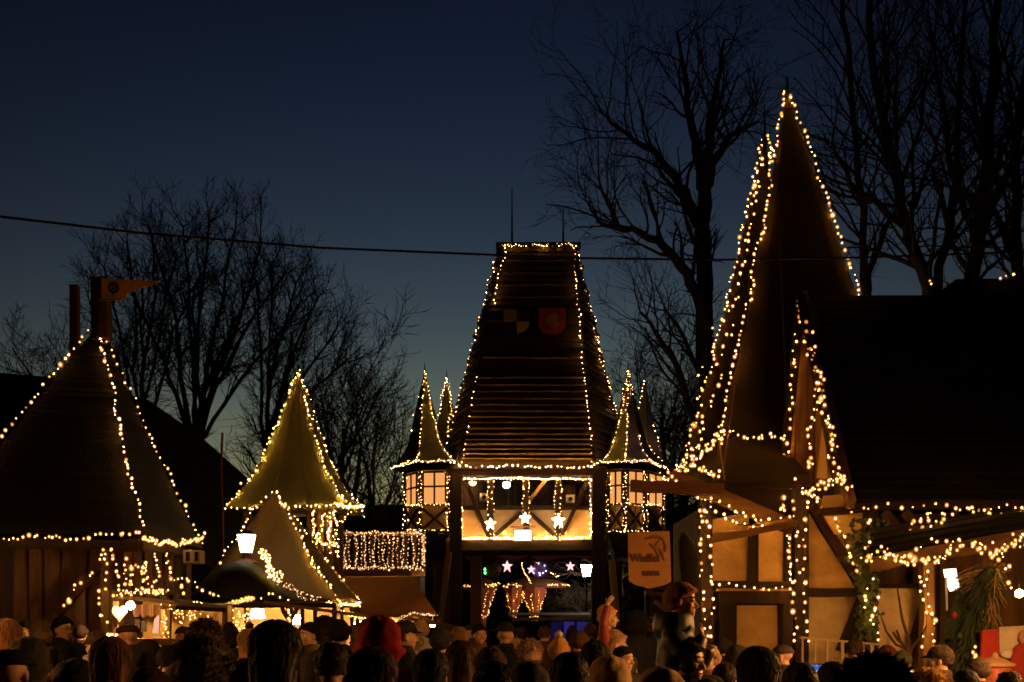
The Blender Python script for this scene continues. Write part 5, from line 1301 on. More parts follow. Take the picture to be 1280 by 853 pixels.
# ------------------------------------------------------------------ pavilion tent in front of it
tn = thing('canvas_pavilion', 'grey brown canvas pavilion with a pointed lit edge in front of the cream tower', 'tent', Vector((gx(350, 25), 25, 0)))
tb0 = [W(228, 735, 24.6), W(424, 752, 23.0), W(453, 756, 24.6), W(300, 748, 26.4)]
zt = W(0, 752, 23.6).z
for p in tb0: p.z = zt
tap = W(344, 614, 24.6)
def tpf(t): return (1 - t) * (1 - .05 * math.sin(math.pi * t))
canv(tn, tb0, tap, tpf, M['canvas_g'], 'canvas', 8, .03)
for p in tb0[:3]: MB().tube([(cc2 := p.lerp(sum(tb0, Vector()) / 4, .06)), Vector((cc2.x, cc2.y, 0))], .05, 7).obj('pole', M['plank'], tn)
G5 = 'fairy lights on the canvas pavilion'
def pl_(lb, pts, sp=.1, r=.019, **k): return lights(lb, pts, sp, 'cream', r, k.pop('wob', .03), G5, **k)
pl_('lights down the left edge of the canvas pavilion', [(343, 616, 24.4), (330, 625, 24.3), (315, 638, 24.2), (300, 665, 24.2), (285, 690, 24.2), (272, 708, 24.1)], .115)
pl_('lights down the front right edge of the canvas pavilion', cedge(tb0, tap, tpf, 1), .1, wob=.04, strands=1)
pl_('lights down the outer right edge of the canvas pavilion', cedge(tb0, tap, tpf, 2), .13)
pl_('lights along the foot of the canvas pavilion at the right', [(410, 754, 23), (424, 756, 22.9), (452, 756, 24.3)], .07, strands=2)
# ------------------------------------------------------------------ dark roofed stall with bright inside
s2 = thing('dark_roofed_stall', 'stall with a domed dark roof and brightly lit orange inside', 'market stall', Vector((gx(340, 21.5), 21.5, 0)))
rows = []
for x, tp_ in ((238, 748), (250, 736), (262, 722), (277, 708), (295, 701), (314, 703), (334, 713), (352, 727), (372, 738), (392, 746), (415, 751)):
    rows.append([W(x, 752, 20.3), W(x, min(tp_ + 12, 750.5), 20.9), W(x, min(tp_, 750), 21.8), W(x, min(tp_ + 14, 750.5), 22.7), W(x, 752, 23.2)])
MB().loft(rows).obj('roof', M['roofdark'], s2, True)
fb('eave_board', (250, 757), (420, 757), 6, 20.4, .08, M['timber_h'], s2)
fb('eave_board', (330, 753), (470, 772), 4, 20.0, .08, M['lightwood'], s2)
fp('back_wall', [(283, gy(22.6)), (425, gy(22.6)), (425, 757), (283, 757)], 22.6, .08, M['plaster'], s2)
fp('side_wall', [(283, gy(20.8), 20.8), (283, gy(22.5), 22.5), (283, 757, 22.5), (283, 757, 20.8)], 21, .05, M['plaster'], s2)
for x, wd in ((285, 4), (362, 7), (378, 4), (394, 4), (418, 5)): fb('post', (x, gy(20.7)), (x, 758), wd, 20.7, .12, M['plank'], s2)
fb('brace', (352, 760), (360, 774), 5, 20.7, .08, M['plank'], s2); fb('brace', (372, 760), (364, 774), 5, 20.7, .08, M['plank'], s2)
fb('counter', (283, 800), (420, 800), 8, 20.6, .5, M['lightwood'], s2)
for i, (x, y, rr, e) in enumerate(((322, 767, .13, 170.), (368, 774, .12, 150.))):
    q = thing('stall_lamp', ('lamp hanging inside the dark roofed stall, left of its post', 'lamp hanging inside the dark roofed stall, behind its post')[i], 'lamp', W(x, y, 21.6), 'lamps in the stalls')
    MB().tube([W(x, y + 6, 21.4), W(x, y - 5, 21.4)], [rr, rr * .8], 12).obj('lamp_shade', glow('warm lantern %d' % i, (1, .62, .25), e), q)
    MB().tube([W(x, y - 5, 21.4), W(x, 757, 21.4)], .01, 4).obj('cord', M['wire'], q)
G6 = 'fairy lights on the stalls'
def sl(lb, pts, sp=.1, r=.018, kind='stall', **k): return lights(lb, pts, sp, kind, r, k.pop('wob', .03), G6, **k)
sl('very bright light cord on the left eave of the dark roofed stall', [(284, 757, 20.1), (300, 752, 20.1), (318, 748, 20.2)], .03, strands=3, wob=.03)
sl('bulbs along the front of the domed dark roof', [(312, 747, 20.1), (330, 748, 20.1), (338, 745, 20.1), (352, 749, 20.1), (362, 751, 20.1)], .12, r=.02, kind='left')
sl('very bright clustered lights on the right flank of the domed dark roof', [(330, 690, 21.6), (332, 702, 21.4), (340, 716, 21.2), (350, 727, 21.)], .035, strands=3, r=.02, wob=.06, kind='cream')
sl('silvery lights tailing off down the right flank of the domed dark roof', [(352, 729, 20.9), (365, 738, 20.7), (380, 745, 20.5), (398, 752, 20.4)], .05, strands=3, r=.011, wob=.06, kind='icicle')
sl('glittering curtain of lights at the left inside the dark roofed stall', [(286, 762, 20.9), (292, 790, 20.9), (300, 762, 20.9), (304, 790, 20.9), (312, 764, 20.9)], .05, strands=3, wob=.08, r=.014, wire=False)
sl('bulbs down the post of the dark roofed stall', [(361, 756, 20.5), (363, 772, 20.5), (362, 785, 20.5)], .08, r=.02)
# ------------------------------------------------------------------ street lamp in front
lantern_post('white glowing street lamp in front of the canvas pavilion', 308, 679, 22.6, .36, .36, glow('near lantern', (1, .78, .46), 14.))
MB_ = MB().loft([[W(308, y, 22.6) + Vector((rr * math.cos(a / 8 * 6.283), rr * math.sin(a / 8 * 6.283), 0)) for a in range(8)] for y, rr in ((704, .24), (699, .12), (692, .07))])
single('lamp_bracket', MB_, mat('rust brown iron', (.20, .08, .04), .7, 9, .3, .2), 'rust brown base ring below the glowing street lamp lantern', 'bracket')
# ------------------------------------------------------------------ balcony house with icicle lights and awning
BY = 33.
bc = thing('balcony_house', 'wooden house with a balcony covered in white icicle lights above a brown awning', 'house', Vector((gx(475, 34), 34, 0)))
MB().box((gx(475, 34.4), 34.8, 2.), (gx(528, 33) - gx(420, 33), 2., 4.)).obj('wall', M['timber'], bc)
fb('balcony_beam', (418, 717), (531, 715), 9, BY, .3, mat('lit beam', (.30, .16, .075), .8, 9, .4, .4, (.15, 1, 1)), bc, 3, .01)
fb('handrail', (420, 667), (531, 668), 4, BY, .1, M['lightwood'], bc)
fb('balcony_floor', (420, 711), (531, 711), 3, BY + .4, .8, M['timber_h'], bc)
for i in range(11): fb('baluster', (424 + i * 10.4, 712), (424 + i * 10.4, 668), 6, BY + .02, .04, M['plank'], bc)
for x in (421, 529.5): fb('post', (x, 712), (x, 664), 5, BY, .12, M['plank'], bc)
fp('awning', [(424, 722, 32.8), (515, 722, 32.8), (547, 769, 30.6), (440, 772, 30.6)], 32, .03, M['canvas_b'], bc)
fb('awning_bar', (436, 772), (549, 769), 3, 30.55, .08, M['lightwood'], bc)
fb('prop', (500, 771), (575, 786), 5, 30.4, .1, M['lightwood'], bc); fb('prop', (520, 769), (566, 788), 4, 30.6, .1, M['lightwood'], bc)
for x in (440, 548): fb('post', (x, gy(30.8)), (x, 772), 4, 30.8, .1, M['plank'], bc)
fp('stall_back', [(424, gy(33.6)), (528, gy(33.6)), (528, 760), (424, 760)], 33.6, .05, M['plaster'], bc)
q = thing('stall_lamp', 'lamp under the brown awning of the balcony house', 'lamp', W(445, 780, 32), 'lamps in the stalls')
lamp_ball('bulb', W(448, 781, 32), .12, glow('awning lamp', (1, .56, .15), 350.), q); MB().tube([W(448, 778, 32), W(448, 765, 32)], .01, 4).obj('cord', M['wire'], q)
q = thing('stall_lamp', 'added lamp at the right end under the brown awning to light the prop', 'lamp', W(541, 782, 31.2), 'lamps in the stalls')
lamp_ball('bulb', W(541, 781, 31.2), .07, glow('prop lamp', (1, .56, .15), 500.), q); MB().tube([W(541, 779, 31.2), W(541, 770, 31.)], .01, 4).obj('cord', M['wire'], q)  # extra lamp added to light the props and the gate post
G7 = 'icicle lights on the balcony'
def il(lb, pts, sp=.06, r=.021, **k): return lights(lb, pts, sp, 'icicle', r, k.pop('wob', .04), G7, **k)
il('white lights along the balcony handrail', [(420, 667, BY - .1), (531, 667, BY - .1)], .05, strands=2)
il('white lights along the foot of the balcony', [(420, 710, BY - .1), (531, 711, BY - .1)], .05, strands=2)
il('white lights up the right end post of the balcony', [(528, 670, BY - .1), (529, 708, BY - .1)], .04, strands=3)
il('white lights up the left end post of the balcony', [(421, 668, BY - .1), (423, 708, BY - .1)], .055, strands=2)
for i in range(17):
    x = 427 + i * 5.9
    il(f'hanging icicle strand of white lights on the balcony, number {("one","two","three","four","five","six","seven","eight","nine","ten","eleven","twelve","thirteen","fourteen","fifteen","sixteen","seventeen")[i]} counted from the cream tower', [(x, 669, BY - .12), (x + rng.uniform(-3, 3), 690, BY - .12), (x + rng.uniform(-2, 2), 708, BY - .12)], .085, strands=1 + i % 2, wob=.025, r=.018)
sl('white lights along the lower edge of the brown awning', [(500, 772, 30.3), (515, 767, 30.3), (546, 768, 30.3)], .055, strands=2, kind='icicle')
sl('yellow lights along the low stall edge beneath the pavilion', [(415, 760, 22.5), (440, 770, 24), (470, 776, 26), (495, 775, 28)], .09, strands=2)
# ------------------------------------------------------------------ people
def remesh(mb, voxel, smooth=4, name='m', fac=.5):
    me = mb.mesh('tmp'); o = bpy.data.objects.new('tmp', me); col.objects.link(o)
    md = o.modifiers.new('r', 'REMESH'); md.mode = 'VOXEL'; md.voxel_size = voxel; md.adaptivity = 0
    if smooth:
        ms = o.modifiers.new('s', 'SMOOTH'); ms.iterations = smooth; ms.factor = fac
    dg = bpy.context.evaluated_depsgraph_get(); dg.update()
    out = bpy.data.meshes.new_from_object(o.evaluated_get(dg)); out.name = name
    out.polygons.foreach_set('use_smooth', [True] * len(out.polygons))
    bpy.data.objects.remove(o); out.materials.clear()
    return out
V = Vector
def ring(c, rx, ry, n=14, tilt=0., ph=0.):
    return [V(c) + V((rx * math.cos(2 * math.pi * k / n), ry * math.sin(2 * math.pi * k / n), 0)) for k in range(n)]
def add_head(mb, c=V((0, 0, 1.63)), k=1., child=False):
    """facing +Y; c = middle of the head at eye height"""
    E = lambda p, r: mb.ell(c + V(p) * k, [x * k for x in r], 18, 12)
    E((0, -.012, .035), (.077, .098, .088)); E((0, .012, -.03), (.066, .078, .085))
    E((0, .045, -.072), (.045, .042, .036)); E((0, .062, -.098), (.024, .022, .018))          # jaw, chin
    E((-.036, .052, -.028), (.028, .032, .026)); E((.036, .052, -.028), (.028, .032, .026))      # cheeks
    mb.cap(c + V((0, .078, .006)) * k, c + V((0, .103, -.034)) * k, .010 * k, .016 * k, 8)           # nose
    E((-.012, .09, -.037), (.010, .012, .009)); E((.012, .09, -.037), (.010, .012, .009))
    mb.cap(c + V((-.036, .072, .026)) * k, c + V((.036, .072, .026)) * k, .014 * k, .014 * k, 8)    # brow
    mb.cap(c + V((-.018, .081, -.066)) * k, c + V((.018, .081, -.066)) * k, .008 * k, .008 * k, 6)  # lips
    mb.cap(c + V((-.014, .081, -.077)) * k, c + V((.014, .081, -.077)) * k, .008 * k, .008 * k, 6)
    for s in (-1, 1): E((s * .079, -.008, -.012), (.010, .020, .032))
    mb.cap(c + V((0, -.03, -.16)) * k, c + V((0, -.018, -.05)) * k, .056 * k, .05 * k)
def add_hand(mb, wrist, d, up, s, k=1., curl=.5):
    """palm and five fingers; d points along the hand, up out of its back"""
    d = V(d).normalized(); up = V(up); up = (up - d * up.dot(d)).normalized(); sd = d.cross(up) * s
    p = V(wrist)
    for u in (-.024, 0, .024): mb.cap(p + sd * u * k * .7, p + d * .078 * k + sd * u * k, .017 * k, .015 * k, 8)
    for j, (u, l) in enumerate(((-.034, .062), (-.012, .072), (.011, .067), (.033, .052))):
        q = p + d * .085 * k + sd * u * k
        dd = (d - up * curl * .6).normalized(); q1 = q + dd * l * .45 * k
        d2 = (d - up * curl * 1.6).normalized(); q2 = q1 + d2 * l * .55 * k
        mb.cap(q, q1, .0095 * k, .009 * k, 6); mb.cap(q1, q2, .009 * k, .0075 * k, 6)
    t = p + d * .03 * k - sd * .03 * k
    t1 = t + (d * .55 - sd * .75 - up * .3).normalized() * .04 * k; t2 = t1 + (d * .85 - sd * .3 - up * curl * .5).normalized() * .032 * k
    mb.cap(p + d * .012 * k - sd * .012 * k, t1, .014 * k, .0115 * k, 7); mb.cap(t1, t2, .0115 * k, .009 * k, 7)
def limb(mb, pts, rad, n=12):
    for i in range(len(pts) - 1): mb.cap(pts[i], pts[i + 1], rad[i], rad[i + 1], n)
ARMS = {
    'stand': [[V((s * .19, -.01, 1.41)), V((s * .245, -.03, 1.13)), V((s * .22, .10, .92))] for s in (-1, 1)],
    'phone': [[V((s * .19, -.01, 1.41)), V((s * .25, .12, 1.20)), V((s * .07, .33, 1.42))] for s in (-1, 1)],
    'hold': [[V((s * .19, -.01, 1.41)), V((s * .30, .08, 1.30)), V((s * .13, .14, 1.47))] for s in (-1, 1)],
    'cup': [[V((-.19, -.01, 1.41)), V((-.245, -.03, 1.13)), V((-.22, .10, .92))], [V((.19, -.01, 1.41)), V((.25, .06, 1.16)), V((.10, .28, 1.22))]],
    'raise': [[V((-.19, -.01, 1.41)), V((-.245, -.03, 1.13)), V((-.22, .10, .92))], [V((.19, -.01, 1.41)), V((.27, .10, 1.50)), V((.22, .22, 1.72))]],
}
def body_mesh(pose):
    mb = MB(); add_head(mb)
    mb.loft([ring((0, 0, z), rx, ry) for z, rx, ry in ((.80, .10, .08), (.86, .155, .11), (.98, .165, .115), (1.12, .14, .10), (1.28, .165, .115), (1.38, .17, .105), (1.44, .12, .08), (1.475, .06, .055))])
    for i, s in enumerate((-1, 1)):
        limb(mb, [V((s * .09, 0, .90)), V((s * .10, .02, .49)), V((s * .10, -.02, .09))], [.088, .06, .042])
        mb.ell((s * .105, .045, .045), (.045, .125, .045), 12, 8)
        a = ARMS[pose][i]; limb(mb, a, [.056, .043, .029])
        d = (a[2] - a[1]).normalized()
        if pose == 'phone': d, up = V((-s * .25, .35, .9)), V((s, .2, 0))
        elif pose == 'hold': d, up = V((-s * .5, -.1, -.6)), V((s * .5, .8, 0))
        else: up = V((s, .3, .2))
        add_hand(mb, a[2] + d.normalized() * .015, d, up, s, 1., .7)
    return remesh(mb, .0085, 3, 'body')
def coat_mesh(pose, puffy=False, hem=.62):
    mb = MB(); g = 1.14 if puffy else 1.
    mb.loft([ring((0, -.005, z), rx * g, ry * g, 20) for z, rx, ry in ((hem, .225, .165), (hem + .02, .235, .175), (.9, .225, .165), (1.05, .205, .155), (1.2, .215, .16), (1.32, .225, .16), (1.40, .215, .145), (1.455, .15, .11), (1.49, .095, .09), (1.50, .07, .07))])
    for i in range(2):
        a = ARMS[pose][i]; e = a[1].lerp(a[2], .96)
        limb(mb, [a[0], a[1], e], [.088 * g, .07 * g, .055 * g])
    if puffy:
        for z in (.7, .8, .9, 1.0, 1.1, 1.2, 1.3): mb.loft([ring((0, -.005, z - .04), .22 * g, .16 * g, 20), ring((0, -.005, z), .245 * g, .185 * g, 20), ring((0, -.005, z + .04), .22 * g, .16 * g, 20)])
    mb.loft([ring((0, -.02, z), rx, ry, 16) for z, rx, ry in ((1.42, .11, .10), (1.47, .10, .095), (1.535, .092, .09), (1.55, .085, .083))])    # collar
    return remesh(mb, .016, 3, 'coat')
def trouser_mesh():
    mb = MB(); mb.loft([ring((0, 0, z), rx, ry) for z, rx, ry in ((.80, .13, .1), (.9, .175, .125), (1.0, .17, .12))])
    for s in (-1, 1):
        limb(mb, [V((s * .09, 0, .88)), V((s * .10, .02, .49)), V((s * .10, -.02, .12))], [.10, .078, .065])
    return remesh(mb, .018, 2, 'trousers')
def boots_mesh():
    mb = MB()
    for s in (-1, 1):
        mb.cap((s * .10, -.02, .20), (s * .10, -.02, .07), .06, .058); mb.ell((s * .105, .045, .05), (.055, .14, .05), 14, 8); 
    return mb.mesh('boots', smooth=True)
HC = V((0, 0, 1.63))
def sph(f, nu=40, nv=26, style=None):
    """closed shape round the head: f(direction) -> point offset from the head's middle"""
    mb = MB(); rows = []
    for i in range(nv + 1):
        th = math.pi * min(max(i / nv, .012), .988)
        rows.append([HC + f(V((math.sin(th) * math.sin(2 * math.pi * k / nu), math.sin(th) * math.cos(2 * math.pi * k / nu), math.cos(th)))) for k in range(nu)])
    mb.loft(rows); n0 = len(mb.f)
    rr = random.Random(nu + nv + len(str(style)))
    if style == 'hair':
        for i in range(800):   # locks lying on the hair
            az = rr.uniform(0, 6.283); th0 = rr.uniform(.05, .9); th1 = th0 + rr.uniform(.5, 1.5); P = []; lift = rr.uniform(1.0, 1.028)
            for k in range(6):
                th = th0 + (th1 - th0) * k / 5; a = az + .25 * math.sin(k * .8 + i)
                P.append(HC + f(V((math.sin(th) * math.sin(a), math.sin(th) * math.cos(a), math.cos(th)))) * (lift + .004 * k * (i % 3)))
            mb.tube(P, [.001, .0022, .0026, .0024, .0016, .0006], 3, cap=False)
    elif style == 'fur':
        for i in range(1500):
            d = V((rr.gauss(0, 1), rr.gauss(0, 1), rr.gauss(.3, 1))).normalized(); q = f(d); e = (d + V((rr.uniform(-.6, .6), rr.uniform(-.6, .6), rr.uniform(-.8, .2)))).normalized()
            mb.tube([HC + q * .97, HC + q + e * rr.uniform(.012, .026)], [.0045, .0008], 3, cap=False)
    me = mb.mesh('headwear', smooth=True); return me
def strands(d, a=.006, fr=26, sd=0):
    az = math.atan2(d.x, d.y); return a * math.sin(az * fr + 3 * mnoise.noise(V((az * 2, d.z * 2, sd)))) + .012 * mnoise.noise(d * 4 + V((sd, 0, 0)))
def hair_short(d, sd=0):
    front = d.y > .25 and d.z < .42 or d.z < -.62
    side = abs(d.x) > .7 and d.z < -.1 and d.y > -.1
    r = V((.088, .110, .108)); off = V((0, -.012, .028))
    k = .80 if front or side else 1 + strands(d, .03, 34, sd) * 2
    return V((d.x * r.x * k, d.y * r.y * k, d.z * r.z * k)) + off
def hair_long(d, sd=0):
    p = V((d.x * .104, d.y * .118, d.z * .112)) + V((0, -.014, .03))
    if d.z < 0:
        if d.y > .30: return p * .62
        p.z = .03 + d.z * .34; w = 1 + .22 * (-d.z) * (1 if d.z > -.9 else .6); p.x *= w; p.y = p.y * .8 - .02 + .02 * d.z
        if d.z < -.8: q = math.sqrt(max(0, 1 - d.z * d.z)) / .6; p.x = d.x / .6 * .118; p.y = d.y / .6 * .09 - .04
    elif d.y > .4 and d.z < .5: p *= .82
    n = 1 + strands(d, .05, 30, sd) + .10 * mnoise.noise(V((math.atan2(d.x, d.y) * 1.3, p.z * 9, sd * 3))); p.x *= n; p.y *= n; p.x += .02 * mnoise.noise(V((sd, p.z * 6, 1)))
    return p
def beanie(d, rib=46, sd=0, tall=0., brim=.012):
    lo = -.02 + .05 * d.y - (.0 if d.y > 0 else .05) ; z = d.z
    az = math.atan2(d.x, d.y)
    if z < lo / .1 - .0:   # tuck under
        return V((d.x * .06, d.y * .08 - .01, -.01 + .05 * d.y - (0 if d.y > 0 else .04) + .012))
    k = 1 + .014 * math.sin(az * rib)
    p = V((d.x * .093 * k, d.y * .114 * k - .012, .03 + z * (.102 + tall)))
    if tall: p.x *= 1 - .25 * max(0, z) ** 3; p.y -= .03 * max(0, z)
    if p.z < .055 + .05 * d.y: p.x *= 1 + brim / .09; p.y += d.y * brim
    p += d * .006 * mnoise.noise(d * 5 + V((sd, 0, 0)))
    return p
def hood(d, sd=0):
    p = V((d.x * .135, d.y * .145 - .02, d.z * .150 + .02))
    if d.y > .42 and d.z < .62: p = V((d.x * .085, .07 + d.y * .01, d.z * .11))
    if d.z < -.35: p.z = .02 - .053 + (d.z + .35) * .2; p.x *= 1.25; p.y *= 1.1
    p += d * .014 * mnoise.noise(d * 3.5 + V((sd, 0, 0)))
    return p
def furhat(d, sd=0):
    p = V((d.x * .125, d.y * .14 - .012, d.z * .12 + .05))
    if d.z < -.1:
        if d.y > .35: p = V((d.x * .07, d.y * .08, .035))
        elif d.y < -.6: p.z = -.03 + d.z * .05
        elif abs(d.x) > .5: p.z = .03 + d.z * .16; p.x *= .95
        else: p.z = .0
    p += d * (.022 * mnoise.noise(d * 9 + V((sd, 0, 0))) + .01 * mnoise.noise(d * 26))
    return p
def cap_(d, sd=0):
    p = V((d.x * .094, d.y * .118 - .008, .035 + d.z * .088))
    if d.z < .05:
        p = V((d.x * .094, d.y * .116 - .008, .036)) if d.z > -.5 else V((d.x * .05, d.y * .06, .045))
        if d.y > .55 and d.z > -.5: p.y += .065 * (d.y - .55) / .45; p.z -= .012
    return p
def flatcap(d, sd=0):
    p = V((d.x * .12, d.y * .135 + .01, .055 + d.z * .062 - d.y * .012))
    if d.z < -.3: p = V((d.x * .09, d.y * .11 - .01, .045))
    p += d * .006 * mnoise.noise(d * 5)
    return p
def brimhat(d, sd=0):
    if d.z > .15: return V((d.x * .098, d.y * .118 - .01, .05 + d.z * .10))
    if d.z > -.25: return V((d.x * .175, d.y * .19 - .01, .055 + d.z * .03))
    return V((d.x * .06, d.y * .08, .05))
def pom():
    mb = MB(); mb.ell(HC + V((0, -.02, .165)), .038, 18, 12)
    for v in mb.v:
        e = (v - HC - V((0, -.02, .165))); v += e * .5 * mnoise.noise(e * 120)
    return mb.mesh('pompom', smooth=True)
HEAD = {  # mesh maker, name, width, top above the ground at scale 1
    'short': (lambda sd: sph(lambda d: hair_short(d, sd), style='hair'), 'hair', .180), 'long': (lambda sd: sph(lambda d: hair_long(d, sd), style='hair'), 'hair', .225),
    'beanie': (lambda sd: sph(lambda d: beanie(d, 46, sd)), 'beanie', .200), 'ribbed': (lambda sd: sph(lambda d: beanie(d, 26, sd, .02, .016)), 'beanie', .21),
    'tall': (lambda sd: sph(lambda d: beanie(d, 40, sd, .06)), 'beanie', .20), 'hood': (lambda sd: sph(lambda d: hood(d, sd)), 'hood', .285),
    'fur': (lambda sd: sph(lambda d: furhat(d, sd), 56, 36, 'fur'), 'fur_hat', .265), 'cap': (lambda sd: sph(cap_), 'cap', .195), 'flat': (lambda sd: sph(flatcap), 'flat_cap', .24), 'brim': (lambda sd: sph(brimhat), 'hat', .35)}
_hm = {}
def headwear(kind, sd):
    k = (kind, sd % 3)
    if k not in _hm:
        me = HEAD[kind][0](sd % 3); _hm[k] = (me, max(v.co.z for v in me.vertices))
    return _hm[k]
_bm = {}
def cached(key, fn):
    if key not in _bm: _bm[key] = fn()
    return _bm[key]
_cm = {}
def cmat(c, kind='cloth'):
    key = (tuple(round(x, 3) for x in c), kind)
    if key not in _cm:
        sc_, bp, ro, sp = {'cloth': (30, .3, .9, .2), 'hair': (60, .25, .6, .35), 'knit': (70, .8, .95, .1), 'fur': (45, 1., .95, .1), 'skin': (14, .1, .5, .35), 'nylon': (9, .25, .5, .4)}[kind]
        _cm[key] = mat('%s %d' % (kind, len(_cm)), c, ro, sc_, .25 if kind != 'skin' else .1, bp, spec=sp)
    return _cm[key]
def pobj(name, me, m, root):
    if not me.materials: me.materials.append(m)
    o = bpy.data.objects.new(name, me); col.objects.link(o); o.parent = root
    o.material_slots[0].link = 'OBJECT'; o.material_slots[0].material = m
    return o
def face_parts(root, k=1., c=HC, shut=False):
    for s in (-1, 1):
        if shut: continue
        def eye():
            mb = MB(); mb.ell((0, 0, 0), .0125, 12, 8); me = mb.mesh('eye', smooth=True); me.materials.append(cmat((.55, .5, .46), 'skin')); return me
        def iris():
            mb = MB(); mb.ell((0, 0, 0), (.0065, .003, .0065), 10, 6); me = mb.mesh('iris', smooth=True); me.materials.append(cmat((.03, .02, .015), 'skin')); return me
        o = bpy.data.objects.new('eye', cached('eye', eye)); col.objects.link(o); o.parent = root; o.location = c + V((s * .030, .0745, .003)) * k; o.scale = (k, k, k)
        i = bpy.data.objects.new('iris', cached('iris', iris)); col.objects.link(i); i.parent = o; i.location = (0, .0115, 0)
    def brows():
        mb = MB()
        for s in (-1, 1): mb.tube([c + V((s * x, y, z)) * k for x, y, z in ((.014, .088, .024), (.030, .088, .030), (.045, .076, .024))], [.004 * k, .005 * k, .003 * k], 5)
        return mb.mesh('eyebrows', smooth=True)
    pobj('eyebrows', brows(), cmat((.04, .025, .015), 'hair'), root)
    mb = MB(); mb.tube([c + V((x, y, -.0715)) * k for x, y in ((-.022, .083), (0, .0905), (.022, .083))], [.002 * k, .004 * k, .002 * k], 5)
    pobj('mouth', mb.mesh('mouth', smooth=True), cmat((.22, .06, .05), 'skin'), root)
SK = (.46, .27, .18)
GP = 'visitors in the crowd'
placed = []
def person(label, px, top, wpx, yaw, kind, hc, cc=(.02, .02, .024), pose='stand', puffy=False, hair=None, hk=None, pompom=None, scarf=None, face=False, Y=None, tc=(.02, .02, .03), glasses=False, kmax=1.15, kmin=.74):
    hw = HEAD[kind][2]
    Y = Y or F * hw / wpx
    me, ztop = headwear(kind, len(placed))
    if pompom: ztop = HC.z + .20
    k = (H + (HY - top) * Y / F) / ztop
    kk = min(max(k, kmin), kmax)
    if Y is not None and kk != k: print('person scale', label, round(k, 2), round(Y, 1))
    k = kk
    root = thing('person', label, 'person', V((gx(px, Y), Y, 0)), GP)
    root.rotation_euler.z = R(yaw); root.scale = (k, k, k)
    for (a, b) in placed:
        if math.hypot(a - root.location.x, b - Y) < .30: print('close', label, round(Y, 2))
    placed.append((root.location.x, Y))
    pobj('body', cached('body ' + pose, lambda: body_mesh(pose)), cmat(SK, 'skin'), root)
    pobj('coat', cached(f'coat {pose} {puffy}', lambda: coat_mesh(pose, puffy)), cmat(cc, 'nylon' if puffy else 'cloth'), root)
    pobj('trousers', cached('trousers', trouser_mesh), cmat(tc, 'cloth'), root)
    pobj('boots', cached('boots', boots_mesh), cmat((.02, .015, .012), 'cloth'), root)
    if kind in ('beanie', 'ribbed', 'tall', 'cap', 'flat', 'brim', 'fur') and hair:
        pobj('hair', headwear(hair[0], len(placed))[0], cmat(hair[1], 'hair'), root)
    pobj(HEAD[kind][1], me, cmat(hc, hk or {'hair': 'hair', 'beanie': 'knit', 'fur_hat': 'fur'}.get(HEAD[kind][1], 'cloth')), root)
    if pompom: pobj('pompom', cached('pom', pom), cmat(pompom, 'fur'), root)
    if scarf:
        def sc__():
            mb = MB(); mb.loft([ring((0, -.01 + .01 * math.sin(z * 90), z), rx, ry, 20) for z, rx, ry in ((1.43, .11, .11), (1.455, .135, .13), (1.49, .125, .12), (1.51, .135, .13), (1.545, .115, .11), (1.555, .09, .09))])
            return mb.mesh('scarf', smooth=True)
        pobj('scarf', cached('scarf', sc__), cmat(scarf, 'knit'), root)
    if face: face_parts(root)
    if glasses:
        def gl_():
            mb = MB()
            for s in (-1, 1):
                mb.tube([HC + V((s * .031 + .022 * math.cos(a / 12 * 6.283), .098, .002 + .017 * math.sin(a / 12 * 6.283))) for a in range(13)], .003, 4)
                mb.tube([HC + V((s * .053, .097, .006)), HC + V((s * .083, .03, .008)), HC + V((s * .083, -.01, .0))], .003, 4)
            mb.tube([HC + V((-.01, .1, .004)), HC + V((.01, .1, .004))], .003, 4); return mb.mesh('glasses')
        pobj('glasses', cached('glasses', gl_), M['glassblack'], root)
    return root
BK = (.012, .011, .012); DB = (.035, .020, .012); BR = (.07, .038, .02)
# far row first, then nearer (px, top row, width px, yaw: 0 looks away from the camera, 180 at it, 90 left, -90 right)
person('visitor in a dark hat with a red lit face looking at the camera, far left', 30, 776, 15, 175, 'beanie', BK, face=True, Y=15.5)
person('visitor in an olive hat and pale collar seen from behind at the far left', 52, 773, 19, 10, 'fur', (.16, .12, .06), (.30, .22, .12), Y=13.6)
person('visitor in a black beanie and glasses turned right under the hut brace', 79, 770, 18, -120, 'beanie', BK, glasses=True, face=True, Y=12.4)
person('visitor with reddish fair hair at the left edge of the crowd', 8, 773, 32, 20, 'long', (.30, .13, .06), Y=9.2)
person('child in a bright red hood among dark coats at the left', 76, 802, 24, 150, 'hood', (.36, .025, .02), (.36, .025, .02), 'cup', True, Y=14.6, kmin=.6)
person('visitor in a dark cap with a pale collar left of the brown haired head', 120, 792, 25, 60, 'cap', BK, (.03, .03, .03), scarf=(.35, .28, .22), hair=('short', DB), Y=10.5)
person('visitor in a dark flat cap in front of the left stall lamp', 160, 781, 24, 25, 'flat', DB, Y=12.)
person('visitor in a black hood right of the left stall lamp', 187, 799, 30, -15, 'hood', BK, Y=11.)
person('large brown hair with a warm lit rim in the front row left', 139, 795, 50, 8, 'long', (.17, .075, .03), (.05, .04, .035), Y=6.4)
person('visitor in a wide black hat at the bottom left corner', 14, 811, 62, 0, 'flat', BK, (.03, .032, .02), scarf=(.16, .10, .05), Y=5.4)
person('visitor in a dark olive hood behind the wide black hat', 36, 795, 40, 12, 'hood', (.045, .04, .018), (.045, .04, .018), Y=7.6)
person('visitor in a dark knit hat low in the front row left of the fur hats', 186, 832, 48, -10, 'beanie', DB, (.06, .035, .02), Y=5.3)
person('visitor with dark hair between the flat cap and the brown fur hat', 212, 806, 28, -20, 'short', BK, Y=9.1)
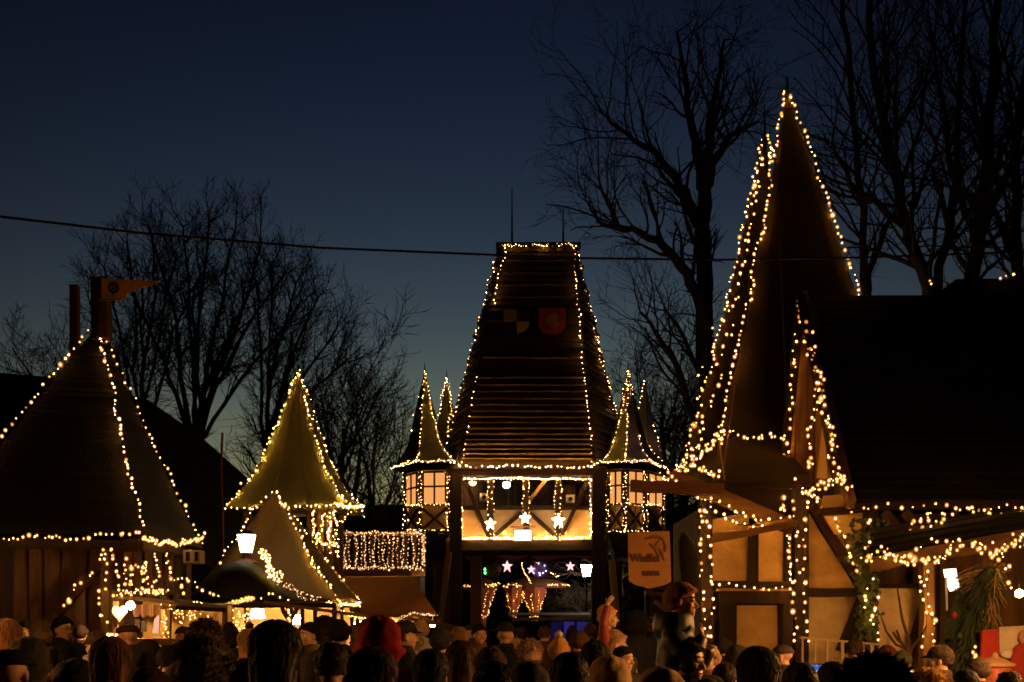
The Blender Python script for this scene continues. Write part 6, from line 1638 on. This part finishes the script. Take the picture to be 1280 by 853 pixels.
person('visitor in a large brown fur hat behind the olive fur hat', 256, 769, 46, 10, 'fur', (.085, .045, .025), (.04, .025, .018), Y=8.4)
person('man in an olive fur hat with glasses in the front row', 256, 787, 66, -35, 'fur', (.17, .13, .065), (.06, .04, .025), glasses=True, Y=5.9)
person('visitor in a tall black knit hat right of the fur hats', 288, 777, 21, 0, 'tall', BK, Y=12.2)
person('visitor in a dark pompom beanie with light brown hair', 311, 778, 24, 30, 'beanie', (.03, .012, .02), (.05, .03, .02), pompom=(.03, .015, .02), hair=('long', (.30, .16, .07)), Y=11.)
person('visitor with very wide long black hair in the middle left of the front row', 345, 774, 68, 0, 'long', BK, BK, Y=5.2)
person('visitor in a black beanie with a red lit face looking left', 387, 777, 24, 130, 'beanie', BK, (.12, .09, .06), face=True, Y=11.4)
person('visitor with dark curly hair above the black beanie in the middle left', 406, 767, 22, 0, 'fur', DB, Y=14.6)
person('visitor in a smooth black beanie under the bright stall lights', 424, 774, 29, 0, 'beanie', BK, Y=10.3)
person('dark head of short hair low in the front row left of the red hood', 414, 802, 46, 4, 'short', BK, Y=6.1)
person('visitor in a big bright red hood in the middle of the crowd', 474, 768, 62, -6, 'hood', (.30, .012, .014), (.30, .012, .014), Y=7.)
person('dark long hair directly in front of the red hood', 466, 808, 54, 0, 'long', DB, (.03, .03, .018), Y=5.1)
person('visitor in a dark cap seen in profile, face lit orange, right of the red hood', 507, 778, 26, -75, 'cap', BK, face=True, hair=('short', DB), Y=10.6)
person('visitor in a cream ribbed knit hat right of the red hood', 525, 772, 21, 8, 'ribbed', (.35, .23, .12), (.1, .07, .05), Y=14.)
person('child in a greyish white fluffy hat and teal jacket', 527, 794, 23, -40, 'fur', (.50, .44, .36), (.02, .17, .19), scarf=(.4, .06, .05), Y=11.2)
person('visitor in a dark hat with a headband right of the fluffy white hat', 553, 785, 27, -30, 'beanie', (.03, .03, .028), Y=10.1)
person('visitor in a tan knit hat left of the gate post', 574, 783, 23, 0, 'beanie', (.30, .16, .07), (.07, .04, .02), Y=12.)
person('dark round head low in the front row left of the gate', 538, 810, 48, 0, 'short', BK, Y=5.7)
person('dark brown hair behind the dark round head at the gate', 577, 800, 40, -8, 'long', (.05, .025, .012), Y=7.7)
person('visitor in a black beanie left of the wide brimmed hat', 600, 780, 21, -160, 'beanie', BK, (.1, .06, .04), Y=14.4)
person('visitor in a wide brimmed black hat in the middle of the gate', 632, 777, 42, 0, 'brim', BK, Y=12.6)
person('visitor in a grey brown knit hat low in front of the gate', 613, 807, 42, 0, 'beanie', (.13, .10, .075), (.04, .03, .025), Y=7.)
person('dark short hair in the front row below the grey brown knit hat', 616, 824, 50, 0, 'short', BK, Y=5.)
person('visitor in a pinkish fluffy hat in the middle of the crowd', 662, 796, 27, 20, 'fur', (.40, .26, .20), (.1, .08, .07), Y=11.)
person('visitor with fair hair behind the pinkish fluffy hat', 640, 797, 21, 150, 'long', (.35, .18, .08), (.3, .05, .04), Y=12.9)
person('visitor in an orange ribbed beanie with a white pompom', 698, 789, 29, 10, 'ribbed', (.55, .27, .09), (.05, .03, .02), pompom=(.6, .5, .4), Y=10.4)
person('visitor in a brown hat right of the orange ribbed beanie', 724, 788, 26, 0, 'beanie', (.10, .05, .022), Y=11.8)
person('big black head in the front row right of the gate middle', 711, 814, 52, 0, 'short', BK, Y=5.2)
person('visitor in a dark jacket below the child in the orange hood', 745, 800, 40, -8, 'long', BK, Y=8.)
person('child in a beige speckled knit hat left of the low wall', 765, 791, 20, 0, 'ribbed', (.42, .27, .13), (.3, .18, .08), Y=12.4)
person('visitor in a puffy cream hooded jacket right of the gate post', 762, 818, 66, -10, 'hood', (.45, .31, .17), (.45, .31, .17), 'stand', True, Y=6.5)
person('visitor in a black beanie with a side lit face behind the cream hooded jacket', 780, 807, 21, -130, 'beanie', BK, face=True, Y=10.3)
person('visitor in a dark hooded coat standing below the hanging sign', 796, 762, 24, 10, 'hood', BK, Y=15.2)
person('visitor in a beige hood left of the father', 824, 832, 52, 10, 'hood', (.40, .27, .14), (.40, .27, .14), Y=5.2)
person('woman in a cream hat and pale blue jacket right of the father', 885, 806, 24, 140, 'beanie', (.35, .25, .15), (.40, .47, .50), face=True, scarf=(.35, .18, .08), Y=9.2)
person('visitor with smooth dark brown hair in front of the boarded window', 946, 807, 52, 0, 'long', (.02, .012, .008), Y=6.)
person('visitor with brown hair left of the glowing phone', 999, 827, 48, 0, 'short', (.06, .03, .015), Y=5.6)
person('visitor in a broad black fur hat, nearest head of the right side', 1092, 808, 112, 0, 'fur', BK, BK, Y=3.7)
person('visitor in a golden fuzzy hat at the lower right', 1160, 832, 40, 0, 'fur', (.50, .30, .10), (.1, .06, .03), Y=7.4)
person('man in a dark cap turned left beside the bare bush', 1174, 809, 30, 70, 'cap', BK, (.05, .03, .025), face=True, hair=('short', DB), Y=9.6)
person('visitor in a dark hat left of the golden fuzzy hat', 1128, 813, 22, -30, 'beanie', (.03, .035, .02), scarf=(.6, .58, .5), Y=11.2)
person('visitor with dark hair at the bottom right below the fir branches', 1206, 836, 36, 20, 'short', BK, (.12, .03, .025), Y=7.8)
ph = person('visitor holding up a phone between the two dark heads at the right', 1040, 826, 40, 0, 'short', DB, BK, 'phone', Y=6.2)
pp = ph.location + Matrix.Rotation(0, 3, 'Z') @ V((0, .36, 0)) 
phone = thing('phone', 'dark phone with a glowing blue screen held up in the crowd at the right', 'phone', W(1024, 838, 6.6))
MB().box(W(1024, 838, 6.6), (.13, .012, .07)).obj('case', M['glassblack'], phone)
m_, nt_, out_ = new_mat('phone screen')
e_ = nt_.nodes.new('ShaderNodeEmission'); r_ = nt_.nodes.new('ShaderNodeValToRGB'); t_ = nt_.nodes.new('ShaderNodeTexCoord'); n_ = nt_.nodes.new('ShaderNodeTexNoise'); n_.inputs['Scale'].default_value = 26
nt_.links.new(t_.outputs['Object'], n_.inputs['Vector']); nt_.links.new(n_.outputs[0], r_.inputs[0]); nt_.links.new(r_.outputs[0], e_.inputs[0]); nt_.links.new(e_.outputs[0], out_.inputs[0])
r_.color_ramp.elements[0].color = (.02, .12, .5, 1); r_.color_ramp.elements[0].position = .45; r_.color_ramp.elements[1].color = (1, .7, .4, 1); r_.color_ramp.elements[1].position = .62
MB().box(W(1024, 838, 6.593), (.118, .003, .06)).obj('screen', m_, phone)

# father with a child on his shoulders
FY = 6.8
father = person('father in a black beanie carrying a child on his shoulders, face turned right', 861, 799, 44, -128, 'beanie', BK, (.012, .012, .014), 'hold', face=True, Y=FY)
def child_mesh():
    mb = MB(); k = .86
    c = V((0, .03, .50)); add_head(mb, c, k)
    mb.loft([ring((0, y, z), rx, ry) for z, y, rx, ry in ((-.02, 0, .08, .07), (.04, 0, .12, .09), (.16, .0, .11, .085), (.27, .0, .115, .08), (.32, .01, .08, .06), (.35, .01, .04, .04))])
    for s in (-1, 1):
        limb(mb, [V((s * .07, .02, .03)), V((s * .115, .20, .01)), V((s * .115, .22, -.22))], [.062, .048, .034])
        mb.ell((s * .115, .26, -.25), (.034, .075, .032), 12, 8)
    a = [V((.12, .0, .28)), V((.16, .10, .14)), V((.06, .15, .30))]; limb(mb, a, [.042, .034, .024]); add_hand(mb, a[2], V((-.5, .1, .8)), V((0, 1, 0)), 1, .62, .9)
    a = [V((-.12, .0, .28)), V((-.15, .12, .16)), V((-.05, .17, .22))]; limb(mb, a, [.042, .034, .024]); add_hand(mb, a[2], V((.5, .4, .3)), V((0, 0, 1)), -1, .62, .9)
    return remesh(mb, .008, 3, 'body')
def child_coat():
    mb = MB()
    mb.loft([ring((0, y, z), rx, ry, 18) for z, y, rx, ry in ((-.06, -.01, .15, .125), (.03, -.005, .16, .13), (.16, 0, .15, .12), (.26, .0, .15, .11), (.325, .01, .11, .085), (.36, .02, .07, .07))])
    mb.loft([ring((0, -.02, z), rx, ry, 16) for z, rx, ry in ((.28, .1, .1), (.34, .135, .125), (.40, .125, .12), (.435, .11, .11), (.44, .08, .08))])
    for s, a in ((1, [V((.12, 0, .28)), V((.16, .10, .14)), V((.075, .145, .27))]), (-1, [V((-.12, 0, .28)), V((-.15, .12, .16)), V((-.06, .165, .21))])): limb(mb, a, [.068, .058, .046])
    return remesh(mb, .013, 3, 'coat')
def child_legs():
    mb = MB()
    for s in (-1, 1): limb(mb, [V((s * .07, .0, .02)), V((s * .115, .20, .01)), V((s * .115, .22, -.18))], [.08, .062, .052])
    mb.ell((0, -.01, .0), (.13, .11, .07), 14, 9)
    return remesh(mb, .014, 3, 'trousers')
def rider(label, px, Y, zseat, yaw, k, hatk, hc, cc, skin=SK, tip=False):
    root = thing('person', label, 'person', V((gx(px, Y), Y, zseat)), 'children carried on shoulders')
    root.rotation_euler.z = R(yaw); root.scale = (k, k, k)
    pobj('body', cached('child', child_mesh), cmat(skin, 'skin'), root); pobj('coat', cached('ccoat', child_coat), cmat(cc, 'nylon'), root)
    pobj('trousers', cached('ctrousers', child_legs), cmat((.03, .03, .04)), root)
    hm = headwear(hatk, 1)[0].copy(); hm.transform(Matrix.Translation(V((0, .03, .50))) @ Matrix.Scale(.88, 4) @ Matrix.Translation(-HC)); hm.materials.clear()
    pobj(HEAD[hatk][1], hm, cmat(hc, 'knit'), root)
    if tip:
        mb = MB(); mb.tube([V((0, .02, .58)), V((0, .0, .66)), V((.02, .02, .73)), V((.04, .06, .77))], [.075, .05, .026, .01], 12); pobj('hat_tip', mb.mesh('hat_tip', smooth=True), cmat(hc, 'knit'), root)
    face_parts(root, .86, V((0, .03, .50)))
    return root
rider('child in a tan hat and dark green jacket on the shoulders of the father', 846, FY + .15, 1.37, -108, 1.0, 'beanie', (.30, .13, .065), (.018, .035, .028))
# the second carried child, further back
carrier = person('adult in a speckled cream bobble hat carrying a child with a red pointed hat', 771, 786, 28, -100, 'ribbed', (.42, .27, .14), (.03, .03, .03), 'hold', face=True, Y=10.8)
def child_up():
    mb = MB(); k = .86; add_head(mb, V((0, .03, .50)), k)
    mb.loft([ring((0, y, z), rx, ry) for z, y, rx, ry in ((-.02, 0, .08, .07), (.04, 0, .12, .09), (.16, .0, .11, .085), (.27, .0, .115, .08), (.32, .01, .08, .06), (.35, .01, .04, .04))])
    for s in (-1, 1):
        limb(mb, [V((s * .07, .02, .03)), V((s * .115, .20, .01)), V((s * .115, .22, -.22))], [.062, .048, .034]); mb.ell((s * .115, .26, -.25), (.034, .075, .032), 12, 8)
    a = [V((.12, .0, .28)), V((.19, .0, .44)), V((.14, .03, .63))]; limb(mb, a, [.042, .034, .024]); add_hand(mb, a[2], V((-.1, .5, .8)), V((1, 0, 0)), 1, .68, .4)
    a = [V((-.12, .0, .28)), V((-.165, .10, .14)), V((-.06, .20, .10))]; limb(mb, a, [.042, .034, .024]); add_hand(mb, a[2], V((.6, .7, -.1)), V((0, .3, 1)), -1, .68, .6)
    return remesh(mb, .008, 3, 'body')
def child_up_coat():
    mb = MB(); mb.loft([ring((0, y, z), rx, ry, 18) for z, y, rx, ry in ((-.06, -.01, .15, .125), (.03, -.005, .16, .13), (.16, 0, .15, .12), (.26, .0, .15, .11), (.325, .01, .11, .085), (.36, .02, .07, .07))])
    for a in ([V((.12, 0, .28)), V((.19, 0, .44)), V((.142, .028, .60))], [V((-.12, 0, .28)), V((-.165, .10, .14)), V((-.075, .19, .105))]): limb(mb, a, [.062, .048, .036])
    return remesh(mb, .013, 3, 'coat')
_bm['child'] = child_up(); _bm['ccoat'] = child_up_coat()
rider('child in an orange knit hat and red jacket raising one arm beside the gate post', 757, 10.86, 1.33, -100, .92, 'ribbed', (.58, .26, .09), (.20, .035, .022))
# further back, between the others
BACK = [(101, 781, 'beanie', (.05, .03, .02), 16.2, 0, 'visitor in a dark brown beanie below the brace of the hut'),
 (228, 783, 'cap', (.06, .04, .03), 14.8, 40, 'visitor in a brown cap in front of the glittering left stall'),
 (331, 781, 'short', (.05, .025, .012), 15.4, -20, 'visitor with brown hair in front of the bright orange stall'),
 (366, 783, 'beanie', (.16, .05, .04), 16., 10, 'visitor in a dull red beanie below the post of the orange stall'),
 (448, 777, 'tall', (.10, .08, .06), 17., 0, 'visitor in a grey brown tall beanie left of the red hood, far back'),
 (588, 781, 'cap', (.03, .03, .03), 17.5, -60, 'visitor in a black cap in front of the left gate post'),
 (652, 783, 'beanie', (.05, .03, .02), 17.2, 30, 'visitor in a dark beanie far back in the middle of the gate'),
 (681, 782, 'short', (.10, .05, .02), 16.8, -30, 'visitor with brown hair far back below the violet disc'),
 (715, 781, 'tall', (.03, .03, .05), 17.6, 0, 'visitor in a dark blue beanie far back below the right rose star'),
 (738, 779, 'beanie', (.12, .09, .05), 16.4, 20, 'visitor in a khaki beanie in front of the right gate post'),
 (906, 797, 'beanie', (.03, .025, .02), 12.8, -40, 'visitor in a black beanie below the left frame of the boarded window'),
 (921, 806, 'hood', (.035, .03, .025), 10.4, 15, 'visitor in a dark hood left of the smooth brown hair'),
 (978, 806, 'cap', (.04, .03, .03), 10.9, 60, 'visitor in a dark cap below the main timber post'),
 (1068, 798, 'short', (.04, .02, .01), 12.2, 0, 'visitor with dark hair below the yellow handrail'),
 (1108, 806, 'beanie', (.06, .02, .02), 11.6, 25, 'visitor in a dark red beanie below the right end of the handrail'),
 (1222, 822, 'beanie', (.05, .035, .03), 9.4, 40, 'visitor in a dark beanie left of the clay pot'),
 (1262, 838, 'short', (.03, .015, .01), 7.2, -20, 'visitor with dark hair at the bottom right corner'),
 (64, 808, 'short', (.03, .02, .015), 8.6, 15, 'visitor with dark hair in front of the red hooded child'),
 (96, 822, 'hood', (.02, .02, .018), 6.6, -10, 'visitor in a black hood left of the warm rimmed brown hair'),
 (307, 822, 'short', (.03, .018, .01), 6.2, 0, 'visitor with dark hair between the olive fur hat and the wide black hair'),
 (660, 826, 'hood', (.03, .025, .025), 6., 5, 'visitor in a dark hood low in the front row below the pinkish hat'),
 (906, 828, 'short', (.03, .02, .012), 7.7, -25, 'visitor with dark hair low in front of the woman in pale blue'),
 (1060, 838, 'hood', (.02, .018, .016), 5.0, 0, 'visitor in a dark hood low beside the glowing phone')]
for px, top, kind, c_, Y_, yw, lb_ in BACK:
    person(lb_, px, top, 20, yw, kind, c_, tuple(x * .8 for x in c_), Y=Y_, scarf=(.12, .05, .03) if px % 4 == 0 else None)
print("bulbs", NB[0], "objects", len(bpy.data.objects))
